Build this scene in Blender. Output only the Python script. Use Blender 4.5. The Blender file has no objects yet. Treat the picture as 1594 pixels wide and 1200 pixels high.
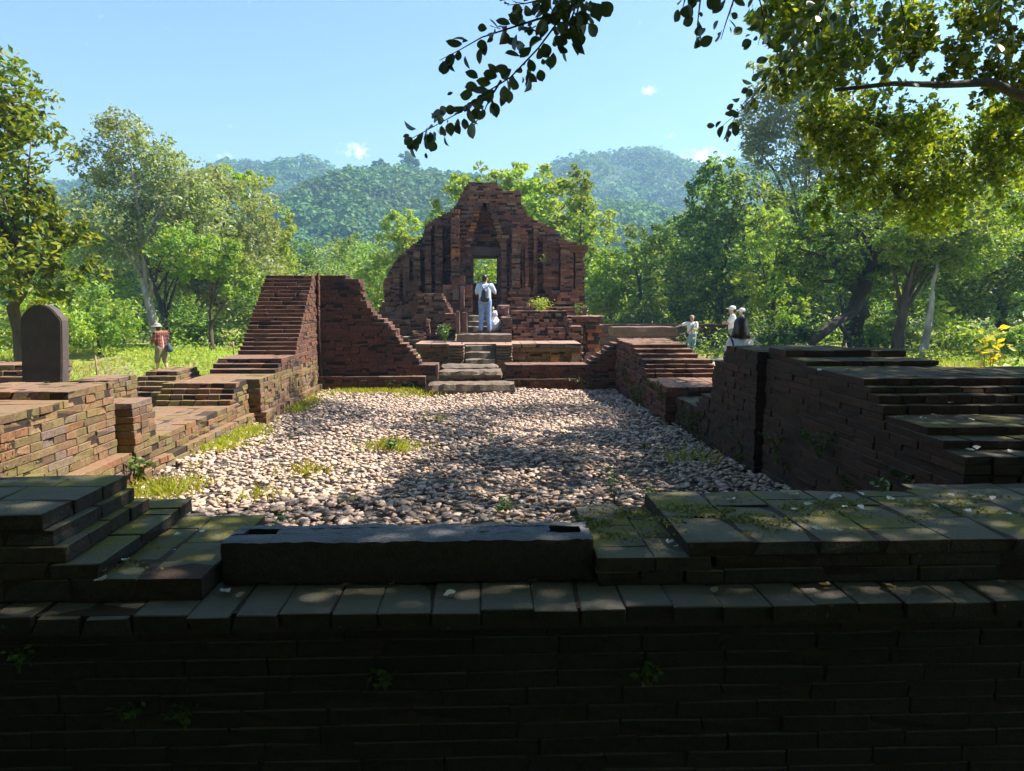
import bpy, bmesh, math, random
import numpy as np
from mathutils import Vector, Matrix

random.seed(7)
rng = np.random.default_rng(7)
SC = bpy.context.scene
COL = SC.collection

# ------------------------------------------------------------------ camera, sky, sun, exposure
FPX, EYE = 1150.0, 2.3
PITCH = math.atan((600 - 468) / FPX)
YAW = math.atan((797 - 754) / FPX * math.cos(PITCH))
cam = bpy.data.cameras.new('camera')
camo = bpy.data.objects.new('camera', cam)
COL.objects.link(camo)
cam.sensor_width = 36.0
cam.lens = 36.0 * FPX / 1594.0
cam.clip_start, cam.clip_end = 0.05, 3000.0
camo.location = (0, 0, EYE)
camo.rotation_euler = (math.radians(90) - PITCH, 0, -YAW)
SC.camera = camo

SUN_AZ, SUN_EL = math.radians(80), math.radians(51)      # azimuth from +Y towards +X
SUN = np.array([math.cos(SUN_EL) * math.sin(SUN_AZ), math.cos(SUN_EL) * math.cos(SUN_AZ), math.sin(SUN_EL)])
SC.view_settings.view_transform = 'Standard'
SC.view_settings.look = 'None'
SC.view_settings.gamma = 1.0
SC.view_settings.use_curve_mapping = False
SC.view_settings.exposure = 1.6
SC.render.engine = 'CYCLES'
cy = SC.cycles
cy.use_denoising = True
cy.max_bounces = 6
cy.diffuse_bounces = 4
cy.glossy_bounces = 2
cy.transmission_bounces = 3
cy.transparent_max_bounces = 6
cy.volume_bounces = 0
cy.sample_clamp_indirect = 6.0
cy.use_adaptive_sampling = True
cy.adaptive_threshold = 0.02

sun = bpy.data.lights.new('sun', 'SUN')
sun.energy = 5.0
sun.angle = math.radians(0.53)
sun.color = (1.0, 0.93, 0.82)
suno = bpy.data.objects.new('sun', sun)
COL.objects.link(suno)
suno.rotation_euler = Vector(SUN).to_track_quat('Z', 'Y').to_euler()


def ray(px, py):
    a = (px - 797) / FPX
    b = (600 - py) / FPX
    cp, sp = math.cos(PITCH), math.sin(PITCH)
    fy = cp + b * sp
    fz = -sp + b * cp
    c, s = math.cos(YAW), math.sin(YAW)
    return (a * c + fy * s, -a * s + fy * c, fz)


def onY(px, py, Y):
    r = ray(px, py)
    t = Y / r[1]
    return (r[0] * t, Y, EYE + r[2] * t)


def onZ(px, py, z):
    r = ray(px, py)
    t = (z - EYE) / r[2]
    return (r[0] * t, r[1] * t, z)


def XX(px, Y, py=468):
    return onY(px, py, Y)[0]


def ZZ(py, Y, px=754):
    return onY(px, py, Y)[2]


def project(p):
    """world points (N,3) -> pixel coordinates of the photograph and depth"""
    p = np.atleast_2d(np.asarray(p, float)) - np.array([0, 0, EYE])
    c, s = math.cos(YAW), math.sin(YAW)
    cp, sp = math.cos(PITCH), math.sin(PITCH)
    r = p[:, 0] * c - p[:, 1] * s
    f0 = p[:, 0] * s + p[:, 1] * c
    d = f0 * cp - p[:, 2] * sp
    u = f0 * sp + p[:, 2] * cp
    d = np.where(np.abs(d) < 1e-6, 1e-6, d)
    return 797 + FPX * r / d, 600 - FPX * u / d, d


# ------------------------------------------------------------------ node helpers
class NT:
    def __init__(self, tree):
        self.t = tree
        self.n = tree.nodes
        self.l = tree.links

    def node(self, kind, **kw):
        nd = self.n.new(kind)
        for k, v in kw.items():
            if hasattr(nd, k) and not k.startswith('in_'):
                setattr(nd, k, v)
        return nd

    def put(self, sock, v):
        if v is None:
            return
        if hasattr(v, 'is_linked') or isinstance(v, bpy.types.NodeSocket):
            self.l.new(v, sock)
        else:
            if isinstance(v, (tuple, list)) and len(v) == 3 and len(sock.default_value) == 4:
                v = (*v, 1)
            sock.default_value = v

    def math(self, op, a, b=None, c=None, clamp=False):
        nd = self.n.new('ShaderNodeMath')
        nd.operation = op
        nd.use_clamp = clamp
        self.put(nd.inputs[0], a)
        self.put(nd.inputs[1], b)
        self.put(nd.inputs[2], c)
        return nd.outputs[0]

    def vmath(self, op, a, b=None, s=None):
        nd = self.n.new('ShaderNodeVectorMath')
        nd.operation = op
        self.put(nd.inputs[0], a)
        if b is not None:
            self.put(nd.inputs[1], b)
        if s is not None:
            self.put(nd.inputs[3], s)
        return nd.outputs['Value'] if op in ('DOT_PRODUCT', 'LENGTH', 'DISTANCE') else nd.outputs[0]

    def mix(self, f, a, b, blend='MIX'):
        nd = self.n.new('ShaderNodeMix')
        nd.data_type = 'RGBA'
        nd.blend_type = blend
        self.put(nd.inputs[0], f)
        self.put(nd.inputs[6], a)
        self.put(nd.inputs[7], b)
        return nd.outputs[2]

    def noise(self, vec, scale, detail=3, rough=0.55, out='Fac'):
        nd = self.n.new('ShaderNodeTexNoise')
        nd.inputs['Scale'].default_value = scale
        nd.inputs['Detail'].default_value = detail
        nd.inputs['Roughness'].default_value = rough
        if vec is not None:
            self.l.new(vec, nd.inputs['Vector'])
        return nd.outputs[0 if out == 'Fac' else 1]

    def ramp(self, f, stops, interp='LINEAR'):
        nd = self.n.new('ShaderNodeValToRGB')
        cr = nd.color_ramp
        cr.interpolation = interp
        while len(cr.elements) < len(stops):
            cr.elements.new(0.5)
        for e, (p, c) in zip(cr.elements, stops):
            e.position = p
            if not isinstance(c, (tuple, list)):
                c = (c, c, c)
            e.color = (*c, 1)
        self.put(nd.inputs[0], f)
        return nd.outputs[0]

    def rng(self, f, a, b, c=0.0, d=1.0):
        nd = self.n.new('ShaderNodeMapRange')
        nd.interpolation_type = 'SMOOTHSTEP'
        self.put(nd.inputs[0], f)
        for i, v in enumerate((a, b, c, d)):
            nd.inputs[i + 1].default_value = v
        return nd.outputs[0]


def new_mat(name):
    m = bpy.data.materials.new(name)
    m.use_nodes = True
    N = NT(m.node_tree)
    for nd in list(N.n):
        N.n.remove(nd)
    out = N.n.new('ShaderNodeOutputMaterial')
    b = N.n.new('ShaderNodeBsdfPrincipled')
    N.l.new(b.outputs[0], out.inputs[0])
    return m, N, b, out


def bump(N, b, h, strength=0.5, dist=0.02):
    nd = N.n.new('ShaderNodeBump')
    nd.inputs['Strength'].default_value = strength
    nd.inputs['Distance'].default_value = dist
    N.l.new(h, nd.inputs['Height'])
    N.l.new(nd.outputs[0], b.inputs['Normal'])


def rand_value(N):
    g = N.n.new('ShaderNodeNewGeometry')
    o = N.n.new('ShaderNodeObjectInfo')
    s = N.math('ADD', g.outputs['Random Per Island'], o.outputs['Random'])
    s = N.math('FRACT', s)
    return s, g


# ------------------------------------------------------------------ world
world = bpy.data.worlds.new('World')
SC.world = world
world.use_nodes = True
W = NT(world.node_tree)
for nd in list(W.n):
    W.n.remove(nd)
wo = W.n.new('ShaderNodeOutputWorld')
bg = W.n.new('ShaderNodeBackground')
sky = W.n.new('ShaderNodeTexSky')
sky.sky_type = 'NISHITA'
sky.sun_disc = False
sky.sun_elevation = SUN_EL
sky.sun_rotation = SUN_AZ
sky.air_density = 1.0
sky.dust_density = 0.1
sky.ozone_density = 2.5
tc = W.n.new('ShaderNodeTexCoord')
dirv = tc.outputs['Generated']
cl = None
for (px, py, w, h, amp) in [(553, 235, 24, 12, .85), (350, 243, 15, 8, .6), (1010, 143, 15, 9, .65), (1096, 255, 38, 26, 1.0),
                            (1040, 210, 22, 8, .25), (275, 222, 22, 8, .2), (768, 262, 30, 10, .3)]:
    r = Vector(ray(px, py)).normalized()
    rt = Vector((r.y, -r.x, 0)).normalized()
    up = rt.cross(r)
    du = W.math('DIVIDE', W.vmath('DOT_PRODUCT', dirv, tuple(rt)), w / FPX * 1.15)
    dv = W.math('DIVIDE', W.vmath('DOT_PRODUCT', W.vmath('SUBTRACT', dirv, tuple(r)), tuple(up)), h / FPX * 1.15)
    rr = W.math('SQRT', W.math('ADD', W.math('MULTIPLY', du, du), W.math('MULTIPLY', dv, dv)))
    front = W.math('GREATER_THAN', W.vmath('DOT_PRODUCT', dirv, tuple(r)), 0.5)
    m = W.math('MULTIPLY', W.math('MULTIPLY', W.rng(rr, 1.5, 0.0), amp), front)
    cl = m if cl is None else W.math('MAXIMUM', cl, m)
ns = W.noise(dirv, 110, 6, 0.65)
cl = W.rng(W.math('ADD', W.math('MULTIPLY', cl, 0.8), W.math('MULTIPLY', W.math('SUBTRACT', ns, 0.55), 1.8)), 0.15, 0.95)
skyc = W.mix(cl, sky.outputs[0], (11.0, 11.2, 11.4))
W.l.new(skyc, bg.inputs[0])
bg.inputs[1].default_value = 0.078
W.l.new(bg.outputs[0], wo.inputs[0])


# ------------------------------------------------------------------ materials
def brick_mat(name, hues, stain=(.03, .025, .025), stain_amt=.6, moss=(.09, .1, .02), moss_amt=.3, top=(.2, .12, .08),
              top_amt=.3, rough=.9, pale=0.0, top_moss=0.0):
    m, N, b, out = new_mat(name)
    r, g = rand_value(N)
    pos = g.outputs['Position']
    n = len(hues)
    c = N.ramp(r, [((i + .5) / n, h) for i, h in enumerate(hues)], 'CONSTANT' if n > 6 else 'LINEAR')
    n1 = N.noise(pos, 26, 5, .7)
    c = N.mix(N.rng(n1, .35, .7, 0, .65), c, tuple(v * .35 for v in hues[0]))
    n0 = N.noise(pos, 130, 3, .7)
    c = N.mix(N.rng(n0, .5, .72, 0, .7), c, tuple(v * .25 for v in hues[0]))
    c = N.mix(N.rng(n0, .42, .28, 0, .35), c, tuple(min(.8, v * 2.0 + .02) for v in hues[0]))
    n2 = N.noise(pos, 1.3, 5, .65)
    c = N.mix(N.rng(n2, .62 - stain_amt * .3, .72, 0, min(1, stain_amt)), c, stain)
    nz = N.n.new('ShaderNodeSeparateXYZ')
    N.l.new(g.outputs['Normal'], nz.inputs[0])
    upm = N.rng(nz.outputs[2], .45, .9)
    c = N.mix(N.math('MULTIPLY', upm, top_amt), c, top)  # up-facing sides paler: light from above put into the colour, besides wear
    n3 = N.noise(pos, 3.1, 6, .7)
    mm = N.math('MULTIPLY', N.rng(n3, .6 - .2 * moss_amt, .7), moss_amt, clamp=True)
    c = N.mix(mm, c, moss)
    if top_moss > 0:
        n4 = N.noise(pos, 1.9, 5, .7)
        mm = N.math('MULTIPLY', N.math('MULTIPLY', N.rng(n4, .48, .6), upm), top_moss, clamp=True)
        c = N.mix(mm, c, (.17, .16, .02))
    if pale > 0:
        n5 = N.noise(pos, 9, 3, .8)
        c = N.mix(N.rng(n5, .66, .74, 0, pale), c, (.34, .32, .27))
    N.l.new(c, b.inputs['Base Color'])
    b.inputs['Roughness'].default_value = rough
    b.inputs['Specular IOR Level'].default_value = .25
    hb = N.math('ADD', N.noise(pos, 60, 4, .7), N.math('MULTIPLY', N.noise(pos, 14, 3, .6), 1.2))
    bump(N, b, N.math('ADD', hb, N.math('MULTIPLY', n0, .6)), .75, .011)
    return m


M = {}
M['brick_left'] = brick_mat('brick_mossy_sunlit', [(.2, .12, .065), (.25, .12, .06), (.15, .09, .06), (.23, .155, .08), (.19, .135, .115),
                                                   (.17, .13, .055), (.27, .15, .085), (.13, .08, .055)],
                            stain=(.05, .035, .025), stain_amt=.35, moss=(.17, .15, .04), moss_amt=.75, top=(.27, .16, .11), top_amt=.5, pale=.2)
M['brick_wall'] = brick_mat('brick_ruin', [(.17, .075, .045), (.13, .06, .04), (.2, .085, .045), (.1, .05, .035), (.15, .07, .05)],
                            stain=(.03, .022, .02), stain_amt=.7, moss=(.08, .07, .03), moss_amt=.25, top=(.24, .145, .105), top_amt=.65, pale=.15)
M['brick_temple'] = brick_mat('brick_temple', [(.25, .105, .065), (.15, .07, .05), (.34, .15, .085), (.11, .06, .05), (.24, .11, .075), (.3, .19, .14)],
                              stain=(.05, .036, .036), stain_amt=.75, moss=(.14, .12, .11), moss_amt=.45, top=(.38, .25, .19), top_amt=.7, pale=.6)
M['brick_orange'] = brick_mat('brick_orange', [(.42, .16, .05), (.34, .12, .045), (.27, .1, .05)], stain_amt=.15, moss_amt=0, top_amt=.1)
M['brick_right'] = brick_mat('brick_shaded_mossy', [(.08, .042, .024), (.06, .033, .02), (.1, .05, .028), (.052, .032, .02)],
                             stain=(.025, .022, .014), stain_amt=.6, moss=(.04, .042, .012), moss_amt=.5, top=(.12, .11, .085), top_amt=.5, top_moss=.45)  # darker counterpart of the sunlit mossy brick, shade put into its colour
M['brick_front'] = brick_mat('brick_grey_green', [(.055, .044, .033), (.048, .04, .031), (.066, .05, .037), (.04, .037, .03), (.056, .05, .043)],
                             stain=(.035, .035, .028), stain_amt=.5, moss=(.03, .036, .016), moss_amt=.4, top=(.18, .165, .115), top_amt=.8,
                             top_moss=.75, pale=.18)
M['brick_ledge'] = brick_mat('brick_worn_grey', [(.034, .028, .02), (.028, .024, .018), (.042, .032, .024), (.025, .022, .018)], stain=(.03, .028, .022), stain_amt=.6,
                             moss=(.03, .034, .018), moss_amt=.3, top=(.2, .18, .145), top_amt=.75, top_moss=.12, pale=.3)  # fronts darkened to carry the shade, tops kept paler
M['brick_dark'] = brick_mat('brick_shade_black', [(.028, .024, .019), (.024, .021, .017), (.033, .028, .021), (.02, .018, .015)],
                            stain=(.014, .014, .012), stain_amt=.6, moss=(.016, .02, .01), moss_amt=.4, top=(.12, .11, .085), top_amt=.8, top_moss=.1)  # base tone blackened to carry the deep shade on the near wall
M['mortar'] = brick_mat('brick_core', [(.045, .03, .022), (.04, .028, .02)], moss_amt=.2, top_amt=.2)


def stone_mat(name, col, col2, rough=.85, sc=40, bs=.7, bd=.01, pale=0.0):
    m, N, b, out = new_mat(name)
    g = N.n.new('ShaderNodeNewGeometry')
    pos = g.outputs['Position']
    c = N.mix(N.rng(N.noise(pos, 5, 5, .7), .35, .65), col, col2)
    if pale:
        c = N.mix(N.rng(N.noise(pos, 17, 3, .7), .66, .72, 0, pale), c, (.45, .44, .42))
    N.l.new(c, b.inputs['Base Color'])
    b.inputs['Roughness'].default_value = rough
    bump(N, b, N.math('ADD', N.noise(pos, sc, 4, .7), N.noise(pos, sc * .25, 3, .6)), bs, bd)
    return m


M['sill'] = brick_mat('pitted_bluish_sandstone', [(.042, .033, .024), (.037, .03, .022)], stain=(.018, .018, .016), stain_amt=.5, moss=(.025, .028, .016), moss_amt=.25,
                      top=(.125, .125, .13), top_amt=.9, rough=.6)
M['stele'] = stone_mat('dark_stele_stone', (.075, .055, .048), (.05, .04, .038), .85, 30, .5, .01, pale=.35)
M['step'] = stone_mat('brown_step_stone', (.17, .12, .085), (.11, .085, .06), .9, 20, .8, .02)
M['slab'] = stone_mat('red_slab_stone', (.19, .1, .075), (.14, .075, .06), .9, 30, .6, .01)
M['block_tan'] = stone_mat('tan_block_stone', (.42, .24, .11), (.34, .18, .08), .9, 30, .5, .01)
M['lintel'] = stone_mat('dark_lintel_stone', (.09, .06, .055), (.06, .045, .045), .9, 30, .5, .01)


def leaf_mat(name, cols, trans=.35, rough=.5, big=.25, spec=.4):
    m, N, b, out = new_mat(name)
    r, g = rand_value(N)
    pos = g.outputs['Position']
    c = N.ramp(r, [((i + .5) / len(cols), h) for i, h in enumerate(cols)])
    nn = N.noise(pos, big, 3, .6)
    hs = N.n.new('ShaderNodeHueSaturation')
    N.l.new(c, hs.inputs['Color'])
    N.l.new(N.rng(nn, .3, .7, .475, .515), hs.inputs['Hue'])
    N.l.new(N.rng(nn, .3, .7, .8, 1.2), hs.inputs['Value'])
    c = hs.outputs[0]
    N.l.new(c, b.inputs['Base Color'])
    b.inputs['Roughness'].default_value = rough
    b.inputs['Specular IOR Level'].default_value = spec
    t = N.n.new('ShaderNodeBsdfTranslucent')
    tcx = N.mix(1.0, c, (1.5, 1.35, .5), 'MULTIPLY')
    N.l.new(tcx, t.inputs[0])
    mx = N.n.new('ShaderNodeMixShader')
    mx.inputs[0].default_value = trans
    N.l.new(b.outputs[0], mx.inputs[1])
    N.l.new(t.outputs[0], mx.inputs[2])
    N.l.new(mx.outputs[0], out.inputs[0])
    return m


M['leaf_mango'] = leaf_mat('leaf_olive_glossy', [(.09, .18, .025), (.15, .24, .03), (.33, .38, .03), (.055, .12, .022)], .45)
M['leaf_pale'] = leaf_mat('leaf_grey_green', [(.22, .29, .13), (.28, .34, .18), (.15, .21, .09), (.31, .36, .14)], .42, .4)
M['leaf_mid'] = leaf_mat('leaf_mid_green', [(.15, .27, .045), (.22, .34, .05), (.08, .17, .04), (.32, .4, .06)], .45)
M['leaf_bright'] = leaf_mat('leaf_yellow_green', [(.26, .38, .05), (.33, .43, .06), (.18, .3, .05)], .45)
M['leaf_dark'] = leaf_mat('leaf_dark_green', [(.06, .14, .03), (.1, .2, .035), (.04, .09, .025), (.17, .3, .05), (.28, .4, .06)], .45)
M['leaf_over'] = leaf_mat('leaf_canopy', [(.05, .115, .016), (.085, .16, .018), (.19, .26, .02), (.035, .085, .014)], .45, .4)
M['leaf_near'] = leaf_mat('leaf_near_branch', [(.06, .1, .05), (.075, .12, .045), (.045, .08, .05), (.1, .13, .04)], .15, .35)
M['leaf_hang'] = leaf_mat('leaf_hanging_sunlit', [(.07, .15, .02), (.16, .27, .025), (.36, .42, .03), (.05, .11, .018), (.22, .33, .03)], .5, .35)  # brighter copy of the canopy leaf, sunlight put into its colour
M['leaf_yellow'] = leaf_mat('leaf_bright_yellow', [(.5, .42, .03), (.42, .38, .03), (.3, .33, .04)], .45)
M['leaf_hill'] = leaf_mat('leaf_hill_forest', [(.06, .14, .045), (.09, .18, .05), (.04, .1, .04), (.13, .22, .045)], .25, .7, .03, .2)
M['grass'] = leaf_mat('grass_blade', [(.26, .32, .03), (.34, .37, .035), (.19, .26, .03), (.4, .36, .07)], .45)
M['weed'] = leaf_mat('weed_leaf', [(.09, .17, .03), (.13, .22, .04), (.07, .13, .03)], .35)
M['fern'] = leaf_mat('fern_leaf', [(.04, .085, .02), (.055, .1, .02), (.075, .1, .02)], .3)
M['moss'] = leaf_mat('moss_tuft', [(.18, .18, .035), (.14, .15, .03), (.22, .2, .05)], .2, .8)


def plain(name, col, rough=.8, noise_amt=.15, sc=30, metallic=0):
    m, N, b, out = new_mat(name)
    tcn = N.n.new('ShaderNodeTexCoord')
    n = N.noise(tcn.outputs['Object'], sc, 4, .6)
    c = N.mix(N.rng(n, .3, .7, 0, noise_amt), col, tuple(v * .45 for v in col))
    N.l.new(c, b.inputs['Base Color'])
    b.inputs['Roughness'].default_value = rough
    b.inputs['Metallic'].default_value = metallic
    bump(N, b, n, .25, .01)
    return m


def bark(name, a, b2, sc=6):
    m, N, b, out = new_mat(name)
    g = N.n.new('ShaderNodeNewGeometry')
    mp = N.n.new('ShaderNodeMapping')
    mp.inputs['Scale'].default_value = (1, 1, .3)
    N.l.new(g.outputs['Position'], mp.inputs[0])
    n = N.noise(mp.outputs[0], sc, 6, .7)
    N.l.new(N.mix(N.rng(n, .35, .65), a, b2), b.inputs['Base Color'])
    b.inputs['Roughness'].default_value = .9
    bump(N, b, n, .9, .04)
    return m


M['bark'] = bark('bark_brown', (.1, .075, .05), (.05, .038, .028))
M['bark_dark'] = bark('bark_dark', (.05, .038, .03), (.025, .02, .016))
M['bark_pale'] = bark('bark_pale', (.42, .4, .36), (.22, .2, .17))
M['wood'] = plain('weathered_wood', (.3, .2, .12), .9, .5, 12)
M['rope'] = plain('pale_rope', (.5, .43, .3), .9, .3, 60)
M['skin'] = plain('skin', (.5, .3, .2), .55, .05, 20)
M['hair'] = plain('dark_hair', (.016, .011, .009), .45, .4, 50)
M['hair_brown'] = plain('brown_hair', (.03, .016, .012), .4, .5, 50)
M['shirt_white'] = plain('white_cotton', (.78, .78, .8), .85, .12, 8)
M['shirt_blue'] = plain('pale_blue_cotton', (.5, .58, .78), .85, .12, 8)
M['jeans'] = plain('light_blue_denim', (.22, .33, .58), .85, .5, 14)
M['cloth_grey'] = plain('grey_green_cloth', (.24, .27, .22), .9, .2, 12)
M['cloth_navy'] = plain('navy_cloth', (.04, .055, .1), .8, .2, 12)
M['cloth_black'] = plain('black_nylon', (.015, .018, .035), .6, .3, 15)
M['cloth_khaki'] = plain('khaki_cloth', (.23, .19, .11), .9, .3, 12)
M['cloth_cream'] = plain('cream_cloth', (.76, .73, .69), .9, .15, 10)
M['cloth_white'] = plain('white_cloth', (.75, .75, .8), .8, .1, 10)
M['hat_grey'] = plain('grey_hat_felt', (.33, .3, .27), .9, .15, 20)
M['cap_white'] = plain('white_cap_cloth', (.72, .71, .74), .8, .1, 20)
M['cap_tan'] = plain('tan_cap_cloth', (.3, .25, .18), .9, .2, 20)
M['shoe'] = plain('dark_shoe', (.05, .045, .04), .7, .2, 20)
M['eye'] = plain('eye_dark', (.02, .015, .012), .3, 0, 20)


def plaid():
    m, N, b, out = new_mat('red_plaid_cotton')
    t = N.n.new('ShaderNodeTexCoord')
    s = N.n.new('ShaderNodeSeparateXYZ')
    N.l.new(t.outputs['Object'], s.inputs[0])
    w1 = N.rng(N.math('SINE', N.math('MULTIPLY', N.math('ADD', s.outputs[0], s.outputs[1]), 62)), -.1, .5)
    w2 = N.rng(N.math('SINE', N.math('MULTIPLY', s.outputs[2], 62)), -.1, .5)
    c = N.mix(N.math('MULTIPLY', N.math('ADD', w1, w2), .5), (.27, .075, .045), (.025, .018, .025))
    N.l.new(c, b.inputs['Base Color'])
    b.inputs['Roughness'].default_value = .9
    return m


M['plaid'] = plaid()


def ground_mat():
    m, N, b, out = new_mat('grass_and_earth')
    g = N.n.new('ShaderNodeNewGeometry')
    pos = g.outputs['Position']
    c = N.mix(N.rng(N.noise(pos, 3, 5, .7), .35, .65), (.2, .24, .03), (.27, .28, .05))
    c = N.mix(N.rng(N.noise(pos, .35, 4, .6), .5, .64, 0, .75), c, (.24, .17, .11))
    c = N.mix(N.rng(N.noise(pos, 28, 3, .7), .55, .7, 0, .5), c, (.05, .07, .015))
    N.l.new(c, b.inputs['Base Color'])
    b.inputs['Roughness'].default_value = .95
    bump(N, b, N.noise(pos, 12, 5, .7), .8, .06)
    return m


M['ground'] = ground_mat()
M['path'] = stone_mat('sandy_path', (.42, .32, .21), (.34, .27, .16), .95, 20, .5, .01)
M['gravel_bed'] = stone_mat('gravel_bed', (.14, .11, .09), (.08, .07, .06), .95, 25, .8, .02)
M['hill'] = stone_mat('hill_ground', (.04, .075, .025), (.03, .055, .02), .95, 1, .3, .3)


def pebble_mat():
    m, N, b, out = new_mat('river_pebbles')
    r, g = rand_value(N)
    c = N.ramp(r, [(.05, (.56, .39, .27)), (.3, (.46, .32, .25)), (.5, (.6, .46, .35)), (.7, (.38, .28, .24)), (.85, (.5, .32, .19)), (.95, (.26, .19, .17))])
    n = N.noise(g.outputs['Position'], 30, 3, .6)
    c = N.mix(N.rng(n, .4, .7, 0, .4), c, (.22, .18, .15))
    N.l.new(c, b.inputs['Base Color'])
    b.inputs['Roughness'].default_value = .75
    return m


M['pebble'] = pebble_mat()
M['dry_leaf'] = leaf_mat('dry_leaf', [(.62, .58, .52), (.5, .45, .4), (.7, .68, .66)], .1, .6)
M['dry_brown'] = leaf_mat('dry_leaf_brown', [(.3, .2, .11), (.25, .17, .1), (.36, .26, .15)], .1, .6)


# ------------------------------------------------------------------ object helpers
WLOC = {}


def tag(o, label=None, cat=None, group=None, kind=None):
    if label: o['label'] = label
    if cat: o['category'] = cat
    if group: o['group'] = group
    if kind: o['kind'] = kind
    return o


def empty(name, loc, label, cat, group=None):
    o = bpy.data.objects.new(name, None)
    o.empty_display_size = .3
    o.location = loc
    COL.objects.link(o)
    WLOC[o.name] = Vector(loc)
    return tag(o, label, cat, group)


def wl(o):
    return WLOC.get(o.name, Vector((0, 0, 0)))


def add(name, mesh, mat=None, parent=None, at=None):
    """link a mesh given in world coordinates (or placed at `at`) under parent"""
    o = bpy.data.objects.new(name, mesh)
    if mat is not None and not mesh.materials:
        mesh.materials.append(mat)
    w = Vector(at) if at is not None else Vector((0, 0, 0))
    COL.objects.link(o)
    if parent is not None:
        o.parent = parent
        o.location = w - wl(parent)
    else:
        o.location = w
    WLOC[o.name] = w
    return o


def np_mesh(name, V, F, mat=None, smooth=False):
    """V (n,3), F (m,k) all faces the same size, or list of such arrays"""
    if not isinstance(F, list):
        F = [F]
    me = bpy.data.meshes.new(name)
    V = np.ascontiguousarray(V, dtype=np.float32)
    me.vertices.add(len(V))
    me.vertices.foreach_set('co', V.ravel())
    nl = sum(f.size for f in F)
    npol = sum(len(f) for f in F)
    me.loops.add(nl)
    me.loops.foreach_set('vertex_index', np.concatenate([f.ravel() for f in F]).astype(np.int32))
    me.polygons.add(npol)
    tot = np.concatenate([np.full(len(f), f.shape[1]) for f in F]).astype(np.int32)
    st = np.concatenate([[0], np.cumsum(tot)[:-1]]).astype(np.int32)
    me.polygons.foreach_set('loop_start', st)
    me.polygons.foreach_set('loop_total', tot)
    me.polygons.foreach_set('use_smooth', np.full(npol, bool(smooth)))
    me.update(calc_edges=True)
    if mat is not None:
        me.materials.append(mat)
    return me


def tube_np(path, radii, seg=8):
    """tapered tube along a path -> V, F(quads), cap faces"""
    path = [Vector(p) for p in path]
    V, F = [], []
    n = len(path)
    ref = Vector((0.13, 0.31, 1)).normalized()
    for i, p in enumerate(path):
        d = (path[min(i + 1, n - 1)] - path[max(i - 1, 0)]).normalized()
        if abs(d.dot(ref)) > .95:
            a = d.cross(Vector((1, 0, 0))).normalized()
        else:
            a = d.cross(ref).normalized()
        b = d.cross(a)
        for k in range(seg):
            t = 2 * math.pi * k / seg
            V.append(p + (a * math.cos(t) + b * math.sin(t)) * radii[i])
    for i in range(n - 1):
        for k in range(seg):
            k2 = (k + 1) % seg
            F.append((i * seg + k, i * seg + k2, (i + 1) * seg + k2, (i + 1) * seg + k))
    c0 = len(V)
    V.append(path[0]); V.append(path[-1])
    for k in range(seg):
        k2 = (k + 1) % seg
        F.append((c0, k2, k, k))
        F.append((c0 + 1, (n - 1) * seg + k, (n - 1) * seg + k2, (n - 1) * seg + k2))
    return [tuple(v) for v in V], F


def tubes_mesh(name, tubes, mat, seg=8, smooth=True):
    V, Q, T = [], [], []
    for path, rad in tubes:
        v, f = tube_np(path, rad, seg)
        o = len(V)
        V += v
        for q in f:
            if q[2] == q[3]:
                T.append(tuple(i + o for i in q[:3]))
            else:
                Q.append(tuple(i + o for i in q))
    return np_mesh(name, np.array(V), [np.array(Q), np.array(T)], mat, smooth)


# ------------------------------------------------------------------ brick meshes
def chamfer_brick(jit, cham=(.012, .024, .055), seed=0):
    rr = random.Random(seed)
    V = np.zeros((24, 3))
    cor = []
    for c in range(8):
        s = np.array([1 if c & 1 else -1, 1 if c & 2 else -1, 1 if c & 4 else -1], float)
        j = np.array([rr.uniform(-1, 1) * jit * (.35 if a == 0 else (.6 if a == 1 else 1)) for a in range(3)])
        if rr.random() < .18:
            j -= s * np.array([.05, .09, .12]) * rr.uniform(.5, 1.3)
        for a in range(3):
            v = s * .5
            for q in range(3):
                if q != a:
                    v[q] -= s[q] * cham[q] * rr.uniform(.7, 1.3)
            V[c * 3 + a] = v + j
        cor.append(s)
    Q, T = [], []
    for a in range(3):
        u, w = [(1, 2), (2, 0), (0, 1)][a]
        for s in (0, 1):
            cs = [c for c in range(8) if ((c >> a) & 1) == s]
            o = [(0, 0), (1, 0), (1, 1), (0, 1)]
            q = [next(c for c in cs if ((c >> u) & 1, (c >> w) & 1) == k) * 3 + a for k in o]
            Q.append(q)
        # edges along axis a
        for k in range(4):
            bu, bw = k & 1, k >> 1
            c1 = (bu << u) | (bw << w)
            c2 = c1 | (1 << a)
            Q.append([c1 * 3 + u, c2 * 3 + u, c2 * 3 + w, c1 * 3 + w])
    for c in range(8):
        T.append([c * 3, c * 3 + 1, c * 3 + 2])

    def fix(f):
        p = V[f]
        nrm = np.cross(p[1] - p[0], p[2] - p[0])
        return f if nrm @ p.mean(0) > 0 else f[::-1]
    return V, np.array([fix(f) for f in Q]), np.array([fix(f) for f in T])


def box_brick(jit, seed=0):
    rr = random.Random(seed)
    V = np.array([[(1 if c & 1 else -1) * .5, (1 if c & 2 else -1) * .5, (1 if c & 4 else -1) * .5] for c in range(8)])
    V = V + np.array([[rr.uniform(-1, 1) * jit * k for k in (.3, .6, 1)] for _ in range(8)])
    Q = np.array([[0, 4, 6, 2], [1, 3, 7, 5], [0, 1, 5, 4], [2, 6, 7, 3], [0, 2, 3, 1], [4, 5, 7, 6]])
    return V, Q


NV = 10
BR = [chamfer_brick(.015, seed=i) for i in range(NV)]
BX = [box_brick(.045, seed=i + 50) for i in range(NV)]
BR_MESH = {}


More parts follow.
